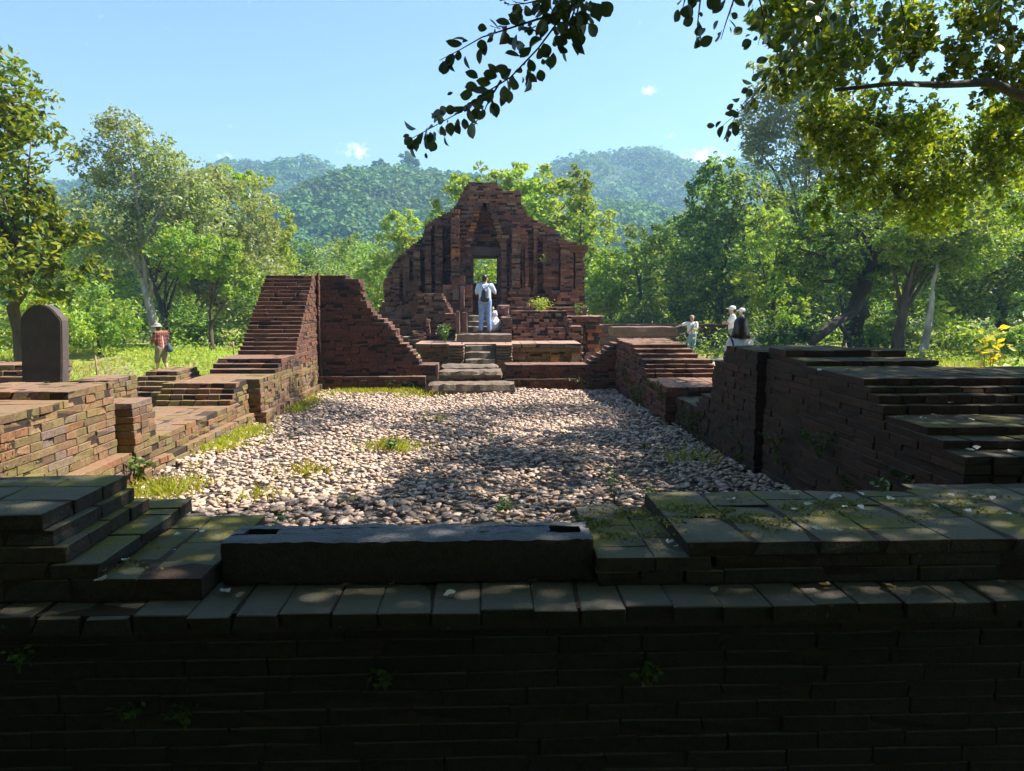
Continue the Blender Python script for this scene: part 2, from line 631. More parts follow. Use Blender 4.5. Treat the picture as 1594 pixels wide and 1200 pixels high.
def brick_mesh_for(mat, i):
    k = (mat.name, i)
    if k not in BR_MESH:
        V, Q, T = BR[i]
        BR_MESH[k] = np_mesh('brick', V, [Q, T], mat)
    return BR_MESH[k]


def merge_bricks(name, B, mat, cheap):
    """B rows: x y z sx sy sz rot"""
    B = np.asarray(B, float)
    n = len(B)
    var = rng.integers(0, NV, n)
    src = BX if cheap else BR
    nvv = len(src[0][0])
    A = np.stack([s[0] for s in src])[var]                     # n,nv,3
    A = A * B[:, None, 3:6]
    c, s = np.cos(B[:, 6])[:, None], np.sin(B[:, 6])[:, None]
    X = A[:, :, 0] * c - A[:, :, 1] * s + B[:, 0:1]
    Y = A[:, :, 0] * s + A[:, :, 1] * c + B[:, 1:2]
    Z = A[:, :, 2] + B[:, 2:3]
    V = np.stack([X, Y, Z], -1).reshape(-1, 3)
    off = (np.arange(n) * nvv)[:, None, None]
    Fs = []
    for j in range(1, len(src[0])):
        Fs.append((np.stack([s_[j] for s_ in src])[var] + off).reshape(-1, src[0][j].shape[1]))
    return np_mesh(name, V, Fs, mat)


class Masonry:
    """courses of bricks; a course is a rectangle of the footprint at one height"""

    def __init__(self, name, loc, label, cat, mat, core=None, L=.38, Wd=.19, H=.077, jit=.008, part='brick', nparts=290, cheap_px=7, stuff='brickwork'):
        self.root = empty(name, loc, label, cat)
        self.mat, self.L, self.W, self.H, self.jit = mat, L, Wd, H, jit
        self.core = core or M['mortar']
        self.B, self.S, self.C, self.MT = [], [], [], []
        self.part, self.nparts, self.cheap_px = part, nparts, cheap_px
        self.stuff = stuff
        self.k = 0
        self.cull = False

    def brick(self, x, y, z, sx, sy, sz, rot, show=True, mat=None):
        self.B.append((x, y, z, sx, sy, sz, rot))
        self.S.append(show)
        self.MT.append(mat or self.mat)

    def course(self, rect, z, above=None, h=None, L=None, Wd=None, along=None, rag=0.0, mat=None, out=None, full=False, core=True):
        x0, x1, y0, y1 = rect
        h = h or self.H
        L = L or self.L
        Wd = Wd or self.W
        out = self.jit if out is None else out
        self.k += 1
        k = self.k
        lx, ly = x1 - x0, y1 - y0
        if lx < .03 or ly < .03:
            return
        if along is None:
            along = 'x' if (k % 2 == 0) else 'y'
        a, b = (lx, ly) if along == 'x' else (ly, lx)          # a: along brick length, b: across
        nr = max(1, round(b / Wd))
        wr = b / nr
        gap = .0045
        for r in range(nr):
            offs = (.5 if (r + k // 2) % 2 else 0.0) * L + random.uniform(-.12, .12) * L
            cuts = [0.0]
            t = L * random.uniform(.9, 1.1) - (offs if offs > .25 * L else 0)
            while t < a - .3 * L:
                if t > .2 * L:
                    cuts.append(t)
                t += L * random.uniform(.86, 1.14)
            cuts.append(a)
            for i in range(len(cuts) - 1):
                c0, c1 = cuts[i], cuts[i + 1]
                edge = r == 0 or r == nr - 1 or i == 0 or i == len(cuts) - 2
                ca, cb = (c0 + c1) / 2, (r + .5) * wr
                if along == 'x':
                    cx, cyy = x0 + ca, y0 + cb
                    sx, sy, rot = c1 - c0 - gap, wr - gap, 0
                else:
                    cx, cyy = x0 + cb, y0 + ca
                    sx, sy, rot = c1 - c0 - gap, wr - gap, math.pi / 2
                exposed = True
                if above is not None:
                    m1 = L * .5 if along == 'x' else wr * .5
                    m2 = wr * .5 if along == 'x' else L * .5
                    aa = above if isinstance(above, list) else [above]
                    exposed = not any(q[0] - .01 <= cx - m1 * .8 and cx + m1 * .8 <= q[1] + .01 and
                                      q[2] - .01 <= cyy - m2 * .8 and cyy + m2 * .8 <= q[3] + .01 for q in aa)
                if not (edge or exposed or full):
                    continue
                if self.cull and cyy > y1 - .22 and ly > .5 and not exposed:
                    continue
                if rag and edge and random.random() < rag:
                    if random.random() < .4:
                        continue
                    sx *= random.uniform(.7, .95)
                ex = random.uniform(-out, out)
                ey = random.uniform(-out, out)
                if rag:
                    ex *= 1 + rag * 4
                    ey *= 1 + rag * 4
                rt = rot + random.uniform(-1, 1) * (.006 + rag * .1)
                hh = (h - .002) * random.uniform(.965, 1.0)
                mt = mat if not callable(mat) else mat(cx, cyy, z)
                self.brick(cx + ex, cyy + ey, z + hh / 2 + random.uniform(0, .003), sx, sy, hh, rt, True, mt)
        if core:
            s = .012 + rag * .04 + .0007 * (k % 7)
            if lx > 2.6 * s and ly > 2.6 * s:
                self.C.append((x0 + s, x1 - s, y0 + s, y1 - s, z - .007, z + h - .009))

    def stack(self, rects, z0, **kw):
        """rects: list of rect per course from bottom to top"""
        h = kw.get('h') or self.H
        for i, r in enumerate(rects):
            ab = rects[i + 1] if i + 1 < len(rects) else None
            self.course(r, z0 + i * h, ab, **kw)

    def block(self, x0, x1, y0, y1, z0, z1, above=None, **kw):
        h = kw.get('h') or self.H
        n = max(1, round((z1 - z0) / h))
        hh = (z1 - z0) / n
        kw['h'] = hh
        for i in range(n):
            self.course((x0, x1, y0, y1), z0 + i * hh, (x0, x1, y0, y1) if i < n - 1 else above, **kw)

    def finish(self):
        B = np.array(self.B)
        px, py, d = project(B[:, :3])
        size = np.maximum(B[:, 3], B[:, 4]) * FPX / np.maximum(d, .1)
        ok = (px > -10) & (px < 1604) & (py > 0) & (py < 1205) & (d > .3)
        # only bricks that stand free towards the camera are candidates
        cand = np.where(ok & (size > 9))[0]
        cand = self.visible(cand, B)
        cand = sorted(cand, key=lambda i: -size[i])[:self.nparts]
        cs = set(int(i) for i in cand)
        for i in cs:
            x, y, z, sx, sy, sz, r = B[i]
            me = brick_mesh_for(self.MT[i], random.randrange(NV))
            o = bpy.data.objects.new(self.part, me)
            COL.objects.link(o)
            o.parent = self.root
            o.location = Vector((x, y, z)) - wl(self.root)
            o.scale = (sx, sy, sz)
            o.rotation_euler = (random.uniform(-.01, .01), random.uniform(-.01, .01), r)
        mats = {}
        for i in range(len(B)):
            if i not in cs:
                mats.setdefault((self.MT[i].name, size[i] < self.cheap_px or d[i] < 0), []).append(i)
        for (mn, cheap), idx in mats.items():
            me = merge_bricks(self.stuff, B[idx], bpy.data.materials[mn], cheap)
            o = add(self.stuff, me, None, self.root)
            o['kind'] = 'stuff'
        if self.C:
            V, F = [], []
            for (x0, x1, y0, y1, z0, z1) in self.C:
                b = len(V)
                V += [(x0, y0, z0), (x1, y0, z0), (x0, y1, z0), (x1, y1, z0), (x0, y0, z1), (x1, y0, z1), (x0, y1, z1), (x1, y1, z1)]
                F += [(b, b + 2, b + 3, b + 1), (b + 4, b + 5, b + 7, b + 6), (b, b + 1, b + 5, b + 4), (b + 2, b + 6, b + 7, b + 3),
                      (b, b + 4, b + 6, b + 2), (b + 1, b + 3, b + 7, b + 5)]
            add('wall_core', np_mesh('wall_core', np.array(V), np.array(F), self.core), None, self.root)
        return self.root

    def visible(self, cand, B):
        """drop bricks hidden behind or under others of the same wall: the ray to the eye is tested in a coarse grid"""
        cell = .1
        occ = set()
        for (x, y, z, sx, sy, sz, r) in B:
            c = abs(math.cos(r)) > .7
            hx, hy = (sx / 2, sy / 2) if c else (sy / 2, sx / 2)
            for ix in range(int(math.floor((x - hx) / cell)), int(math.floor((x + hx) / cell)) + 1):
                for iy in range(int(math.floor((y - hy) / cell)), int(math.floor((y + hy) / cell)) + 1):
                    occ.add((ix, iy, int(math.floor(z / cell))))
        out = []
        for i in cand:
            p = np.array(B[i][:3])
            v = np.array([0, 0, EYE]) - p
            v /= np.linalg.norm(v)
            hit = 0
            for t in np.arange(.28, 1.2, .09):
                q = p + v * t
                if (int(math.floor(q[0] / cell)), int(math.floor(q[1] / cell)), int(math.floor(q[2] / cell))) in occ:
                    hit += 1
            if hit <= 2:
                out.append(i)
        return out


# ------------------------------------------------------------------ ground, path, gravel court
def grid_sheet(name, x0, x1, y0, y1, nx, ny, zf, mat):
    xs, ys = np.linspace(x0, x1, nx), np.linspace(y0, y1, ny)
    Xg, Yg = np.meshgrid(xs, ys)
    Z = zf(Xg, Yg)
    V = np.stack([Xg, Yg, Z], -1).reshape(-1, 3)
    i = np.arange((ny - 1) * nx).reshape(ny - 1, nx)[:, :-1].ravel()
    F = np.stack([i, i + 1, i + nx + 1, i + nx], -1)
    return add(name, np_mesh(name, V, F, mat, True))


def sm(a, b, v):
    t = np.clip((v - a) / (b - a), 0, 1)
    return t * t * (3 - 2 * t)


def wob(x, y, s=1.0, ph=0.0):
    return (np.sin(x * 1.3 * s + ph) * np.cos(y * 1.1 * s + ph * 2) + .5 * np.sin(x * 2.7 * s + 1.7 + ph) * np.sin(y * 3.1 * s + ph)
            + .25 * np.sin(x * 6.1 * s + ph) * np.cos(y * 5.3 * s))


def gz(x, y):
    z = .03 * wob(x, y, .5)
    z = z + .45 * sm(22, 26, y) * sm(-5.5, -8, x) * (1 - .6 * sm(27, 31, y))          # grassy bank on the left
    z = z + .45 * np.exp(-(((x - 8.6) / 2.2) ** 2 + ((y - 24.2) / 1.6) ** 2))           # low mound under the pair in caps
    z = z + .35 * sm(9, 14, x) * sm(14, 20, y)
    z = z + 1.2 * sm(40, 80, y)
    return z


def gz1(x, y):
    return float(gz(np.array(x, float), np.array(y, float)))


g0 = grid_sheet('ground', -40, 40, -30, 80, 161, 221, gz, M['ground'])
tag(g0, 'sunlit green grass and bare earth around the brick ruins', None, None, 'structure')
g1 = grid_sheet('far_ground', -900, 900, 79, 900, 30, 20, lambda x, y: 1.15 + 0 * x, M['hill'])
tag(g1, 'green valley floor in front of the hills', None, None, 'structure')
p0 = grid_sheet('path', 2.4, 9.5, 17.5, 27, 40, 40,
                lambda x, y: gz(x, y) + .03 - .12 * sm(1.6, 2.6, np.abs((y - 22.3) - (x - 6) * .6) + .3 * wob(x, y)), M['path'])
tag(p0, 'pale sandy footpath behind the right hand ruins', None, None, 'structure')


def courtz(x, y):
    return .35 + .025 * wob(x, y, 1.1, .4)


gb = grid_sheet('gravel_bed', -4.2, 3.9, 3.4, 16.3, 60, 80, lambda x, y: courtz(x, y) - .03, M['gravel_bed'])
tag(gb, 'earth bed under the pebbles of the court', None, None, 'structure')


def ico(sub):
    bm = bmesh.new()
    bmesh.ops.create_icosphere(bm, subdivisions=sub, radius=1)
    V = np.array([v.co[:] for v in bm.verts])
    F = np.array([[v.index for v in f.verts] for f in bm.faces])
    bm.free()
    return V, F


def rot_mats(n, tilt=.5):
    a = rng.uniform(0, 2 * np.pi, n)
    t = rng.normal(0, tilt, n)
    p = rng.uniform(0, 2 * np.pi, n)
    ca, sa = np.cos(a), np.sin(a)
    Rz = np.zeros((n, 3, 3)); Rz[:, 0, 0] = ca; Rz[:, 0, 1] = -sa; Rz[:, 1, 0] = sa; Rz[:, 1, 1] = ca; Rz[:, 2, 2] = 1
    ct, st = np.cos(t), np.sin(t)
    Rx = np.zeros((n, 3, 3)); Rx[:, 0, 0] = 1; Rx[:, 1, 1] = ct; Rx[:, 1, 2] = -st; Rx[:, 2, 1] = st; Rx[:, 2, 2] = ct
    cp, sp = np.cos(p), np.sin(p)
    Rp = np.zeros((n, 3, 3)); Rp[:, 0, 0] = cp; Rp[:, 0, 1] = -sp; Rp[:, 1, 0] = sp; Rp[:, 1, 1] = cp; Rp[:, 2, 2] = 1
    return Rp @ Rx @ Rz


def pebbles(n, y0, y1, sub, lift=0.0, r0=.017, r1=.034):
    x = rng.uniform(-3.9, 3.3, n)
    y = rng.uniform(y0, y1, n)
    V0, F0 = ico(sub)
    s = rng.uniform(r0, r1, n) * rng.choice([.7, 1, 1, 1.4], n)
    sc = np.stack([s * rng.uniform(1, 1.45, n), s * rng.uniform(.75, 1.05, n), s * rng.uniform(.32, .55, n)], -1)
    base = V0[None] * (1 + .16 * rng.normal(0, 1, (8, len(V0), 1)))
    A = base[rng.integers(0, 8, n)] * sc[:, None, :]
    A = np.einsum('nij,nvj->nvi', rot_mats(n, .24), A)
    z = courtz(x, y) + sc[:, 2] * .35 + lift * rng.random(n)
    A += np.stack([x, y, z], -1)[:, None, :]
    V = A.reshape(-1, 3)
    F = (F0[None] + (np.arange(n) * len(V0))[:, None, None]).reshape(-1, 3)
    return V, F


Va, Fa = pebbles(3300, 6.0, 7.5, 2, .035)
Vb, Fb = pebbles(20500, 7.5, 16.1, 1, .035)
Vc, Fc = pebbles(500, 4.0, 6.0, 1, .03)
Vg = np.concatenate([Va, Vb, Vc])
Fg = np.concatenate([Fa, Fb + len(Va), Fc + len(Va) + len(Vb)])
gv = add('gravel', np_mesh('gravel', Vg, Fg, M['pebble'], True))
tag(gv, 'pale rounded river pebbles covering the sunken court', 'gravel', None, 'stuff')


# ------------------------------------------------------------------ left long wall
def build_left_wall():
    w = Masonry('brick_wall', (-4.3, 4.0, .3), 'long mossy sunlit brick wall along the left side of the pebble court', 'wall', M['brick_left'], H=.0765)
    xo = -5.0
    z0 = .3
    # section A
    n = 14
    for i in range(n):
        z = z0 + i * .0765
        xi = -3.78 if z < .62 else -3.93
        ab = (xo, -3.78 if z + .0765 < .62 else -3.93, 4.0, 7.93)
        if i == n - 1:
            ab = (xo, -3.93, 7.08, 7.93)
        w.course((xo, xi, 4.0, 7.93), z, ab, rag=.015)
    w.course((xo, -3.93, 7.08, 7.93), z0 + n * .0765, None, rag=.05, full=True)
    # section B
    lvl = [(7.95, 11.78, 6), (7.95, 11.78, 6)]
    for i in range(12):
        z = z0 + i * .0765
        xi = -3.66 if z < .5 else -3.75

        def rects(zz):
            xi_ = -3.66 if zz < .5 else -3.75
            if zz < .75:
                return [(-4.85, xi_, 7.95, 11.78)]
            r = []
            if zz < 1.2:
                r.append((-4.55, xi_, 7.95, 8.5 - .25 * max(0, zz - .8)))
            if zz < 1.0:
                r.append((-4.85, xi_, 10.95 + (zz - .75) * 1.2, 11.78))
            return r
        for r in rects(z + .001):
            w.course(r, z, rects(z + .0775), rag=.06)
    # section C
    def rc(i):
        z = z0 + i * .0765 + .001
        xi = -3.48 if z < .5 else -3.56
        if z < 1.03:
            return (-4.7, xi, 11.8, 16.0)
        if z < 1.22:
            return (-4.68, xi, 12.6 + (z - 1.03) * 2.5, 16.0)
        y = 13.95 + (z - 1.22) * 1.09
        return (-4.63 + .1 * (z - 1.2) / 1.6, xi, y, 16.0)
    N = 33
    for i in range(N):
        w.course(rc(i), z0 + i * .0765, rc(i + 1) if i < N - 1 else None, L=.5, Wd=.2, along='x' if i % 4 else 'y', rag=.05, mat=M['brick_wall'] if i > 9 else None)
    return w.finish()


build_left_wall()


# ------------------------------------------------------------------ end walls of the court
def interp(pts, z):
    """pts (z, x) sorted by z"""
    zs = [p[0] for p in pts]
    xs = [p[1] for p in pts]
    return float(np.interp(z, zs, xs))


def build_end_left():
    w = Masonry('brick_wall', (-2.4, 16.3, .3), 'tall dark brick wall whose ragged edge steps down towards the court steps', 'wall', M['brick_wall'], H=.077, L=.36, Wd=.18)
    Y = 16.05
    prof = [(552, 426), (560, 441), (563, 466), (574, 482), (586, 493), (608, 509), (617, 522), (631, 540), (651, 558), (656, 564)]
    pts = sorted([(ZZ(py, Y, px), XX(px, Y, py)) for px, py in prof])
    n = 32
    def rc(i):
        z = .3 + i * .077 + .01
        if z < .62:
            return (-4.5, XX(662, Y), Y - .18, Y + .7)
        if z < ZZ(567, Y):
            return (-4.5, XX(680, Y), Y, Y + .7)
        return (-4.5, interp(pts, z) + random.uniform(-.05, .05), Y, Y + .6)
    R = [rc(i) for i in range(n + 1)]
    for i in range(n):
        w.course(R[i], .3 + i * .077, R[i + 1] if i < n - 1 else None, rag=.06, along='x' if i % 3 else 'y')
    # top cap course reaching a little further and the slender edge pilaster
    w.course((-4.5, XX(540, Y), Y, Y + .6), .3 + n * .077, None, rag=.05)
    w.block(-3.545, XX(499, Y), Y - .16, Y - .012, .62, ZZ(425, Y), L=.2, Wd=.15, along='x')
    return w.finish()


def build_end_right():
    w = Masonry('brick_wall', (1.8, 16.3, .3), 'low dark brick wall with small stepped rise right of the court steps', 'wall', M['brick_wall'], H=.077, L=.36, Wd=.18)
    Y = 16.05
    x0 = XX(786, Y)
    prof = [(905, 571), (918, 566), (925, 560), (937, 553), (945, 545), (960, 535), (972, 532)]
    pts = sorted([(ZZ(py, Y, px), XX(px, Y, py)) for px, py in prof])
    n = int((ZZ(532, Y) - .3) / .077) + 1
    def rc(i):
        z = .3 + i * .077 + .01
        if z < ZZ(571, Y):
            return (x0, 2.9, Y if z > .6 else Y - .08, Y + .6)
        return (interp(pts, z), 4.1, Y, Y + .6)
    for i in range(n):
        w.course(rc(i), .3 + i * .077, rc(i + 1) if i < n - 1 else None, rag=.05)
    return w.finish()


build_end_left()
build_end_right()


# ------------------------------------------------------------------ right long wall
def build_right_wall():
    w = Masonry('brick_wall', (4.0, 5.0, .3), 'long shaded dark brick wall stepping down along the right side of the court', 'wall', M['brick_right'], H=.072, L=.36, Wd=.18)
    z0 = .3
    def far(z):
        if z < .95: return (2.85, 4.1, 11.45, 16.04)
        if z < 1.2: return (2.88, 4.15, 12.9 + (z - .95) * 1.6, 16.04)
        return (2.9, 4.0, 13.5 + (z - 1.2) * 4.5, 16.04)
    n = 16
    for i in range(n):
        z = z0 + i * .072
        w.course(far(z + .01), z, far(z + .083) if i < n - 1 else None, rag=.12, mat=M['brick_wall'])
    def mid(z):
        if z < .8: return [(3.0, 4.1, 9.72, 11.43)]
        if z < 1.0: return [(3.0, 4.1, 9.72, 10.35 - (z - .8) * 1.5)]
        return []
    for i in range(10):
        z = z0 + i * .072
        for r in mid(z + .01):
            w.course(r, z, mid(z + .083), rag=.08)
    def tall(z):
        y1 = 9.7 - max(0, z - .95) * .35 if z < 1.5 else 9.22 - (z - 1.5) * .6
        return (3.0, 4.3, 8.02, y1)
    n = 20
    for i in range(n):
        z = z0 + i * .0725
        w.course(tall(z), z, tall(z + .0725) if i < n - 1 else None, rag=.02)
    # near part, face slightly set back, stepping down to the front
    steps = [(.30, 1.05, 3.09, 4.55, 9.0), (1.05, 1.30, 3.10, 4.57, 9.0), (1.30, 1.36, 3.10, 4.80, 9.0), (1.36, 1.42, 3.10, 5.0, 9.0), (1.42, 1.49, 3.10, 5.57, 9.0),
             (1.49, 1.56, 3.10, 5.66, 9.0), (1.56, 1.61, 3.10, 5.78, 9.0), (1.61, 1.67, 3.10, 5.88, 9.0), (1.67, 1.72, 3.12, 7.02, 4.42), (1.72, 1.79, 3.12, 7.53, 4.40)]
    H = []
    for (za, zb, xi, y0, x1) in steps:
        k = max(1, round((zb - za) / .07))
        for j in range(k):
            H.append((za + (zb - za) * j / k, (zb - za) / k, xi, y0, x1))
    for i, (z, h, xi, y0, x1) in enumerate(H):
        y1 = 8.0 if x1 < 5 else 8.0
        ab = None
        if i + 1 < len(H):
            q = H[i + 1]
            ab = (q[2], q[4], q[3], 8.0)
        if x1 > 5:
            w.course((xi, 4.42, y0, 8.0), z, ab, h=h, rag=.02)
            w.course((4.425, 9.0, y0, 6.95), z, (4.3, 9.0, ab[2], 6.95) if ab[1] > 5 else (4.3, 4.4, 6, 7), h=h, rag=.02)
        else:
            w.course((xi, x1, y0, y1), z, ab, h=h, rag=.02)
    return w.finish()


build_right_wall()


# ------------------------------------------------------------------ front walls (nearest the camera)
def build_front():
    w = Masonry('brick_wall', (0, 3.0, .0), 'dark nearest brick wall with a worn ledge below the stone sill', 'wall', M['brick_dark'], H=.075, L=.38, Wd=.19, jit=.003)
    z = 1.0 - 12 * .075
    for i in range(12):
        y = 2.9
        w.course((-5.2, 5.2, y, 3.6), z + i * .075, (-5.2, 5.2, y, 3.6), rag=.01, along='x')
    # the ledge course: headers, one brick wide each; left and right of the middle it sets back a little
    x = -5.2
    while x < 5.2:
        wd = random.uniform(.165, .215)
        for (ya, yb) in ((2.82, 3.19), (3.2, 3.57)):
            yo = ya + (.02 if x > .5 else 0) + random.uniform(-.012, .012)
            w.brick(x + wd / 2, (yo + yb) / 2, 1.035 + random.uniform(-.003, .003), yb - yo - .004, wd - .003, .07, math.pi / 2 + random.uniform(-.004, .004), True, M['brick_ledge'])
        x += wd
    w.C.append((-5.15, 5.15, 2.86, 3.55, .98, 1.062))
    return w.finish()


build_front()


def build_front_left():
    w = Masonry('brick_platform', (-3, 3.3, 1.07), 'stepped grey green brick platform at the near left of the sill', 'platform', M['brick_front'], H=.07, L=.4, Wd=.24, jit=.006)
    w.block(-5.2, -1.16, 2.97, 3.86, 1.075, 1.17, above=(-5.2, -1.6, 2.97, 3.75), h=.095, along='y', L=.42, Wd=.27)
    T = [(1.172, -1.57), (1.242, -1.70), (1.310, -1.74), (1.376, -1.78)]
    for i, (z, x1) in enumerate(T):
        y1 = (3.76, 3.72, 3.70, 3.67)[i]
        ab = (-5.2, T[i + 1][1], 2.95, 3.72) if i < 3 else None
        w.course((-5.2, x1, 2.96 + .004 * i, y1), z, ab, h=.068, along='x' if i % 2 else 'y', rag=.05, L=.36, Wd=.2, full=(i == 3))
    for (x, y, z, sx, sy) in [(-1.72, 3.84, 1.21, .3, .18), (-1.68, 3.86, 1.12, .34, .2), (-2.1, 3.86, 1.2, .36, .2)]:
        w.brick(x, y, z, sx, sy, .07, .05)
    return w.finish()


def build_front_right():
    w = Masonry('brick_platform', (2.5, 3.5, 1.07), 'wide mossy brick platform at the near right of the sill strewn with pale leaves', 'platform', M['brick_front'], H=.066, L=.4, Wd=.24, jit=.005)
    w.course((.48, .86, 3.055, 3.85), 1.075, (.48, .86, 3.055, 3.85), h=.06, along='y', L=.4, Wd=.19)
    w.course((.48, .98, 3.055, 3.86), 1.137, (.9, 5.2, 3.05, 3.87), h=.064, along='y', L=.3, Wd=.2, full=True)
    w.course((.865, 5.2, 3.06, 3.89), 1.075, (.865, 5.2, 3.06, 3.89), h=.066, along='x')
    w.course((.99, 5.2, 3.06, 3.89), 1.143, (.865, 5.2, 3.05, 3.89), h=.062, along='x')
    w.course((.865, 5.2, 3.04, 3.89), 1.207, None, h=.064, along='y', L=.36, Wd=.29, full=True)
    w.block(2.65, 5.2, 3.895, 4.53, 1.07, 1.14, along='x', h=.07, full=True)
    # a core so that nothing shows between the two walls
    w.C.append((-5.1, 5.1, 3.6, 3.83, .3, 1.06))
    return w.finish()


build_front_left()
build_front_right()


# ------------------------------------------------------------------ rough stone blocks
def rough_box(x0, x1, y0, y1, z0, z1, cut=.09, amp=.008, bev=.02, holes=(), seed=1):
    """box subdivided and worn; holes: (xa, xb, ya, yb, depth) sunk in the top"""
    def cuts(a, b, extra):
        n = max(2, int((b - a) / cut))
        c = set(np.round(np.linspace(a, b, n + 1), 4))
        c |= set(extra)
        return sorted(c)
    ex = sorted({h[0] for h in holes} | {h[1] for h in holes})
    ey = sorted({h[2] for h in holes} | {h[3] for h in holes})
    xs = [v for v in cuts(x0, x1, ex)]
    ys = [v for v in cuts(y0, y1, ey)]
    zs = cuts(z0, z1, [])
    bm = bmesh.new()
    vv = {}

    def V(x, y, z):
        k = (round(x, 4), round(y, 4), round(z, 4))
        if k not in vv:
            vv[k] = bm.verts.new(k)
        return vv[k]

    def quad(a, b, c, d):
        try:
            bm.faces.new((V(*a), V(*b), V(*c), V(*d)))
        except ValueError:
            pass
    for i in range(len(xs) - 1):
        for j in range(len(ys) - 1):
            xa, xb, ya, yb = xs[i], xs[i + 1], ys[j], ys[j + 1]
            inh = [h for h in holes if h[0] - 1e-4 <= xa and xb <= h[1] + 1e-4 and h[2] - 1e-4 <= ya and yb <= h[3] + 1e-4]
            zt = z1 - (inh[0][4] if inh else 0)
            quad((xa, ya, zt), (xb, ya, zt), (xb, yb, zt), (xa, yb, zt))
            quad((xa, ya, z0), (xa, yb, z0), (xb, yb, z0), (xb, ya, z0))
    for h in holes:
        xi = [x for x in xs if h[0] - 1e-4 <= x <= h[1] + 1e-4]
        yi = [y for y in ys if h[2] - 1e-4 <= y <= h[3] + 1e-4]
        zb = z1 - h[4]
        for a, b in zip(xi[:-1], xi[1:]):
            quad((a, h[2], z1), (a, h[2], zb), (b, h[2], zb), (b, h[2], z1))
            quad((a, h[3], zb), (a, h[3], z1), (b, h[3], z1), (b, h[3], zb))
        for a, b in zip(yi[:-1], yi[1:]):
            quad((h[0], a, zb), (h[0], a, z1), (h[0], b, z1), (h[0], b, zb))
            quad((h[1], a, z1), (h[1], a, zb), (h[1], b, zb), (h[1], b, z1))
    for k in range(len(zs) - 1):
        za, zb = zs[k], zs[k + 1]
        for i in range(len(xs) - 1):
            quad((xs[i], y0, za), (xs[i + 1], y0, za), (xs[i + 1], y0, zb), (xs[i], y0, zb))
            quad((xs[i], y1, zb), (xs[i + 1], y1, zb), (xs[i + 1], y1, za), (xs[i], y1, za))
        for j in range(len(ys) - 1):
            quad((x0, ys[j], zb), (x0, ys[j + 1], zb), (x0, ys[j + 1], za), (x0, ys[j], za))
            quad((x1, ys[j], za), (x1, ys[j + 1], za), (x1, ys[j + 1], zb), (x1, ys[j], zb))
    rr = random.Random(seed)
    for v in bm.verts:
        c = v.co
        nb = sum([abs(c.x - x0) < 1e-3 or abs(c.x - x1) < 1e-3, abs(c.y - y0) < 1e-3 or abs(c.y - y1) < 1e-3, abs(c.z - z0) < 1e-3 or abs(c.z - z1) < 1e-3])
        if nb >= 2:
            ctr = Vector(((x0 + x1) / 2, (y0 + y1) / 2, (z0 + z1) / 2))
            s = Vector((math.copysign(1, ctr.x - c.x) if (abs(c.x - x0) < 1e-3 or abs(c.x - x1) < 1e-3) else 0,
                        math.copysign(1, ctr.y - c.y) if (abs(c.y - y0) < 1e-3 or abs(c.y - y1) < 1e-3) else 0,
                        math.copysign(1, ctr.z - c.z) if (abs(c.z - z0) < 1e-3 or abs(c.z - z1) < 1e-3) else 0))
            v.co = c + s * bev * rr.uniform(.2, 1.0)
        v.co = v.co + Vector((rr.uniform(-amp, amp), rr.uniform(-amp, amp), rr.uniform(-amp, amp)))
    me = bpy.data.meshes.new('stone')
    bm.to_mesh(me)
    bm.free()
    return me


sl = add('door_sill', rough_box(-1.14, .475, 3.11, 3.375, 1.075, 1.27, .035, .0035, .01,
                                holes=[(.29, .43, 3.2, 3.29, .08), (-1.07, -.93, 3.22, 3.3, .05)]), M['sill'])
tag(sl, 'long pitted blue grey stone threshold with a square socket at each end', 'door sill')
for p in sl.data.polygons:
    p.use_smooth = True
sl.data.set_sharp_from_angle(angle=math.radians(38))

# broad steps in the gap of the far wall
st = empty('stone_steps', (-.35, 15.6, .35), 'worn stone steps leading up from the court between the two end walls', 'steps')
for i, (pa, pb, yt, ybm, Y) in enumerate([(662, 803, 597, 619, 15.25), (680, 782, 577, 592, 15.75), (684, 776, 569, 577, 16.2)]):
    me = rough_box(XX(pa, Y), XX(pb, Y), Y, Y + .62, (.3, .62, .78)[i], ZZ(yt, Y), .12, .012, .05, seed=i)
    o = add('step', me, M['step'], st)
o = add('side_post', rough_box(XX(677, 15.8), XX(682, 15.8), 15.72, 15.98, .5, ZZ(566, 15.8), .12, .006, .01), M['slab'], st)

# ------------------------------------------------------------------ temple
TY = 24.0


